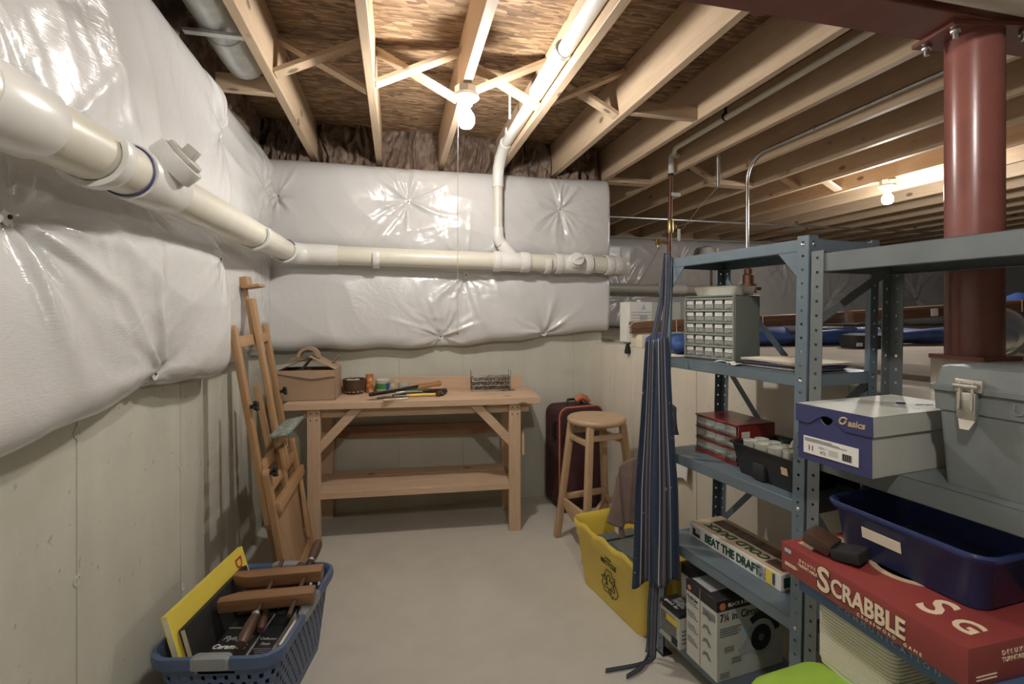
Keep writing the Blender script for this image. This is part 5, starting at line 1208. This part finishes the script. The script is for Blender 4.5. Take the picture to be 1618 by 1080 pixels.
MB().span((-.06, -.09, .008), (.07, .08, .06)).build('contents', 'navy', t, .006)
t = thing('card_wallet', 'small dark leather wallet lying open on the red game box', 'wallet', (1.005, .945, .7382), R(22))
MB().box((-.0, .025, .024), (.06, .06, .03), Matrix.Rotation(R(16), 3, 'X')).build('flap', 'darkwood', t, .003); MB().box((.0, -.035, .016), (.065, .06, .024), Matrix.Rotation(R(-10), 3, 'X')).build('flap', 'blackmat', t, .003)
# lime lidded pail in front
t = thing('lidded_pail', 'lime green plastic pail with domed lid before the grey shelf', 'pail', (.925, .845, 0), R(6))
MB().loft([rrect(.095, .125, .05, 0, 7), rrect(.115, .145, .055, .41, 7)], True, True).build('pail_body', 'lime', t)
MB().loft([rrect(.128, .158, .06, .41, 7), rrect(.130, .160, .06, .432, 7), rrect(.125, .155, .06, .445, 7), rrect(.105, .135, .055, .462, 7), rrect(.07, .10, .05, .470, 7), rrect(.03, .05, .028, .473, 7)], True, True).build('lid', 'lime', t, ang=60)

# ------------------------------------------------------------------ apron on the far post
t = thing('apron', 'navy striped cotton apron with paint splashes hanging on the shelf post', 'apron', (1.0, 1.66, .02))
def cloth(fn, nu, nv, nm, par=None): return MB().grid(fn, nu, nv, True).build(nm, 'apron', par or t, ang=180, solid=.003, world=True)
# the hanging point is the top of the post; widths grow downward
def main(u, v):
    z = 1.20-.87*v
    s_ = (u-.5)*2
    wdt = .042+.030*min(1, v*1.6)+.018*max(0, (v-.35))
    c0 = Vector((.955, 1.655))+Vector((-.012, -.015))*v
    dirx = Vector((.80, -.60)); nrm = Vector((-.60, -.80))
    fold = (.006+.020*v)*math.sin(s_*5.2+.9*math.sin(3*v)+.5)+.006*v*math.sin(s_*11+4*v)
    p = c0+dirx*(s_*wdt)+nrm*(.012+fold)
    return (p.x, p.y, z-.05*(1-s_)*v**3*.5+.02*(s_*.5+.5)*(1-v))
cloth(main, 60, 60, 'bib')
cloth(lambda u, v: (.950+.026*u-.010*v, 1.668+.045*u+.010*math.sin(u*8+v*3), 1.02-.62*v-.05*u), 20, 30, 'side_fold')
cloth(lambda u, v: (1.03+.05*u+.02*v*u, 1.735+.012*math.sin(6*u+3*v), .98-.16*v-.05*u*(1-v)), 14, 14, 'pocket_flap')
def strap(pts, wd, nm, nrm=(0, 0, 1)):
    pts = [Vector(p) for p in pts]; 
    def fn(u, v):
        i = min(len(pts)-2, int(v*(len(pts)-1))); f_ = v*(len(pts)-1)-i
        p0, p1, p2, p3 = pts[max(0, i-1)], pts[i], pts[i+1], pts[min(len(pts)-1, i+2)]
        q = .5*((2*p1)+(-p0+p2)*f_+(2*p0-5*p1+4*p2-p3)*f_**2+(-p0+3*p1-3*p2+p3)*f_**3)
        d = (pts[i+1]-pts[i]).normalized(); sd = d.cross(Vector(nrm))
        if sd.length < .1: sd = Vector((.6, -.8, 0))
        return q+sd.normalized()*wd*(u-.5)
    return MB().grid(fn, 3, 8*len(pts), True).build(nm, 'apron', t, ang=180, solid=.0025, world=True)
strap([(.972, 1.645, 1.19), (1.000, 1.662, 1.36), (1.012, 1.676, 1.49), (1.022, 1.694, 1.534), (1.028, 1.716, 1.515), (1.012, 1.722, 1.36), (.962, 1.70, 1.20)], .022, 'neck_strap', (-.3, -.8, .1))
strap([(.945, 1.64, .45), (.938, 1.65, .22), (.938, 1.66, .07), (.93, 1.655, .015), (.88, 1.645, .005), (.74, 1.645, .004)], .028, 'tie', (.2, 1, .15))
strap([(.948, 1.65, .45), (.942, 1.675, .22), (.942, 1.685, .07), (.925, 1.67, .022), (.87, 1.625, .012), (.80, 1.60, .005)], .028, 'tie', (.2, 1, .15))

# ------------------------------------------------------------------ on the ledge and in the crawl space
def blinds(label, a, b_, nsl, cord):
    a, b_ = Vector(a), Vector(b_); d = b_-a; L = d.length; rz = math.atan2(d.y, d.x); pt = -math.asin(d.z/L)
    t = thing('wooden_blind', label, 'blind', a, group='bundled wooden blinds', rot=(0, pt, rz))
    sl0 = None
    for k in range(nsl):
        z = .005+k*.0075
        if sl0 is None: sl0 = MB().span((0, -.025, -.0025), (L, .025, .0025)).build('slat', 'blind_x', t, .001, 1); o = sl0
        else: o = cp(sl0, (0, 0, 0), parent=t)
        o.location = (random.uniform(-.004, .004), random.uniform(-.003, .003), z)
    zt = nsl*.0075; MB().span((.0, -.028, zt), (L, .028, zt+.018)).build('head_rail', 'blind_x', t, .003, 1)
    for x in (L*.38, L*.52): MB().box((x, -.031, zt*.6), (.05, .012, .05)).build('bracket', 'pvcw', t, .008, 2)
    for x in (L*.2, L*.6, L*.8): MB().tube([(x, -.03, 0), (x, -.031, zt+.018)], .002, 6).build('ladder_cord', 'oldpaper', t)
    if cord:
        MB().tube([(.12, -.02, zt+.02), (.02, -.025, zt+.018), (-.03, -.03, zt*.7), (-.035, -.035, .0), (-.035, -.04, -.06)], .0028, 6).build('cord', 'oldpaper', t)
        MB().lathe([(.006, .02), (.012, .01), (.022, -.03), (.020, -.045), (0, -.045)], (-.037, -.042, -.07), 6).build('tassel', 'black', t)
    return t
A0 = atz(1000, 527, 1.175); A0 = Vector((1.43, 2.80, 1.172))
blinds('brown wooden blind bundle with black cord tassel on the ledge', A0, (2.86, 2.62, 1.235), 8, True)
blinds('brown wooden blind bundle continuing behind the red column', (2.90, 2.60, 1.24), (4.35, 2.35, 1.33), 8, False)
# white foam block and printed box beneath / behind
tag(MB().span((2.72, 2.60, 1.1045), (2.85, 2.68, 1.224)).build('foam_block', 'oldpaper', None, .006), 'cream foam block under the far end of the wooden blind', 'block')
t = tag(MB().span((1.46, 2.71, 1.09), (1.60, 2.86, 1.172)).build('foam_block', 'oldpaper', None, .006), 'cream foam block under the end of the wooden blind', 'block')
t = thing('printed_box', 'white carton printed with blue arrows behind the wooden blind', 'box', (1.66, 3.12, 1.105), R(6))
MB().span((-.12, -.06, 0), (.30, .06, .275)).build('carton', 'paper', t, .002, 1)
f = fr((-.12, -.0605, 0), (1, 0, 0), (0, 0, 1))
MB().prism([f[0]+f[1]*u+f[2]*v-Vector((0, .0, 0)) for u, v in ((.10, .225), (.13, .225), (.115, .262))], f[3]*.001).build('arrow_mark', 'ltblue', t)
for v in (.205, .185, .165, .145): rect(MB(), f, .015, v, .26, v+.0015).build('print_line', 'greyink', t)
for k in range(7): rect(MB(), f, .085+.009*k, .125, .086+.009*k, .185).build('print_line', 'greyink', t)
rect(MB(), f, .07, .118, .17, .124).build('print_bar', 'ltblue', t); MB().prism([f[0]+f[1]*u+f[2]*v for u, v in ((.115, .09), (.13, .118), (.10, .118))], f[3]*.001).build('arrow_mark', 'ltblue', t)
MB().span((.06, -.0615, .0), (.30, -.06, .275)).build('brown_panel', 'lightcard', t)
def bag(name, label, a, b_, r, z, cat='bag', mat='bluefab', seed=0, flat=.62, band=True):
    a, b_ = Vector((*a, z)), Vector((*b_, z)); d = b_-a; L = d.length; rz = math.atan2(d.y, d.x)
    t = thing(name, label, cat, a, rz)
    def fn(u, v):
        q = 2*math.pi*u; e = (max(0, 1-(2*v-1)**6))**.5*(.86+.14*math.sin(7*v+seed)+.07*math.sin(17*v+3*q))
        return (L*v, r*e*math.cos(q), r*flat*(1+e*math.sin(q)*.98)+.006*math.sin(23*v+4*q))
    MB().grid(fn, 28, 60).build('bag_body', mat, t, ang=180)
    if band:
        for x in (.28, .62): MB().loft([[(L*x+dx, (r*1.0)*math.cos(q), r*flat*(1+math.sin(q))+.002) for q in np.linspace(0, 2*math.pi, 24, endpoint=False)] for dx in (-.03, .03)], False, False).build('strap', 'blackmat', t)
        MB().box((L*.45, -r*.3, r*flat*2+.006), (.25, .04, .012)).build('handle', 'blackmat', t, .005)
    return t
bag('gear_bag', 'long blue nylon gear bag with black straps under the wooden blind', (1.80, 2.60), (3.65, 2.30), .098, 1.105)
bag('gear_bag', 'crumpled royal blue nylon bag beside the parts cabinet', (1.465, 2.60), (1.475, 2.22), .085, 1.09, seed=2, band=False)
bag('stuff_sack', 'peaked blue nylon sack beyond the red column', (3.95, 2.62), (4.6, 2.5), .16, 1.105, seed=4, flat=1.05, band=False)
t = thing('black_pouch', 'black zipped pouch lying before the blue gear bag', 'pouch', (2.62, 2.24, 1.105), R(-10))
MB().loft([rrect(.13, .06, .04, 0, 5), rrect(.14, .07, .045, .03, 5), rrect(.13, .06, .04, .075, 5), rrect(.09, .03, .02, .085, 5)], True, True).build('pouch_body', 'blackmat', t); MB().box((-.10, -.066, .025), (.03, .008, .02)).build('tag', 'lightcard', t)
t = thing('glass_bowl', 'clear glass bowl tipped on its side behind the grey toolbox', 'bowl', (1.60, .78, 1.105), rot=(R(0), R(-75), R(10)))
t.location = (1.70, 1.03, 1.235); t.scale = (.75, .75, .75); MB().lathe([(0, 0), (.04, .0), (.075, .03), (.095, .075), (.098, .10), (.094, .10), (.088, .075), (.07, .035), (.038, .006), (0, .006)], n=36).build('bowl_body', 'clear', t)
t = thing('plastic_sack', 'clear plastic sack bunched behind the grey toolbox', 'sack', (1.76, 1.02, 1.105))
def fn(u, v):
    q = 2*math.pi*u; e = math.sin(math.pi*min(1, .04+v*.96))**.6
    return (.085*e*math.cos(q)*(1+.15*math.sin(5*q+6*v)), .09*e*math.sin(q)*(1+.12*math.sin(4*q+2)), .095*v+.006*math.sin(6*q+9*v))
MB().grid(fn, 40, 24).build('sack_body', 'clear', t, ang=180); MB().box((0, 0, .045), (.07, .08, .04), Matrix.Rotation(.4, 3, 'Z')).build('contents', 'paper', t, .01)
# white cloth drooping behind the shelf by the stem wall
t = tag(MB().grid(lambda u, v: (WLD(2.3)-.012-.03*v*(.5+.5*math.sin(6*u))-.004, 2.47-.34*u, .64-.20*v*(1-.35*u)-.04*u+.01*math.sin(9*u)), 30, 20).build('dust_sheet', 'paper', None, ang=180, solid=.003), 'crumpled off-white sheet hanging against the low wall behind the shelf', 'sheet')
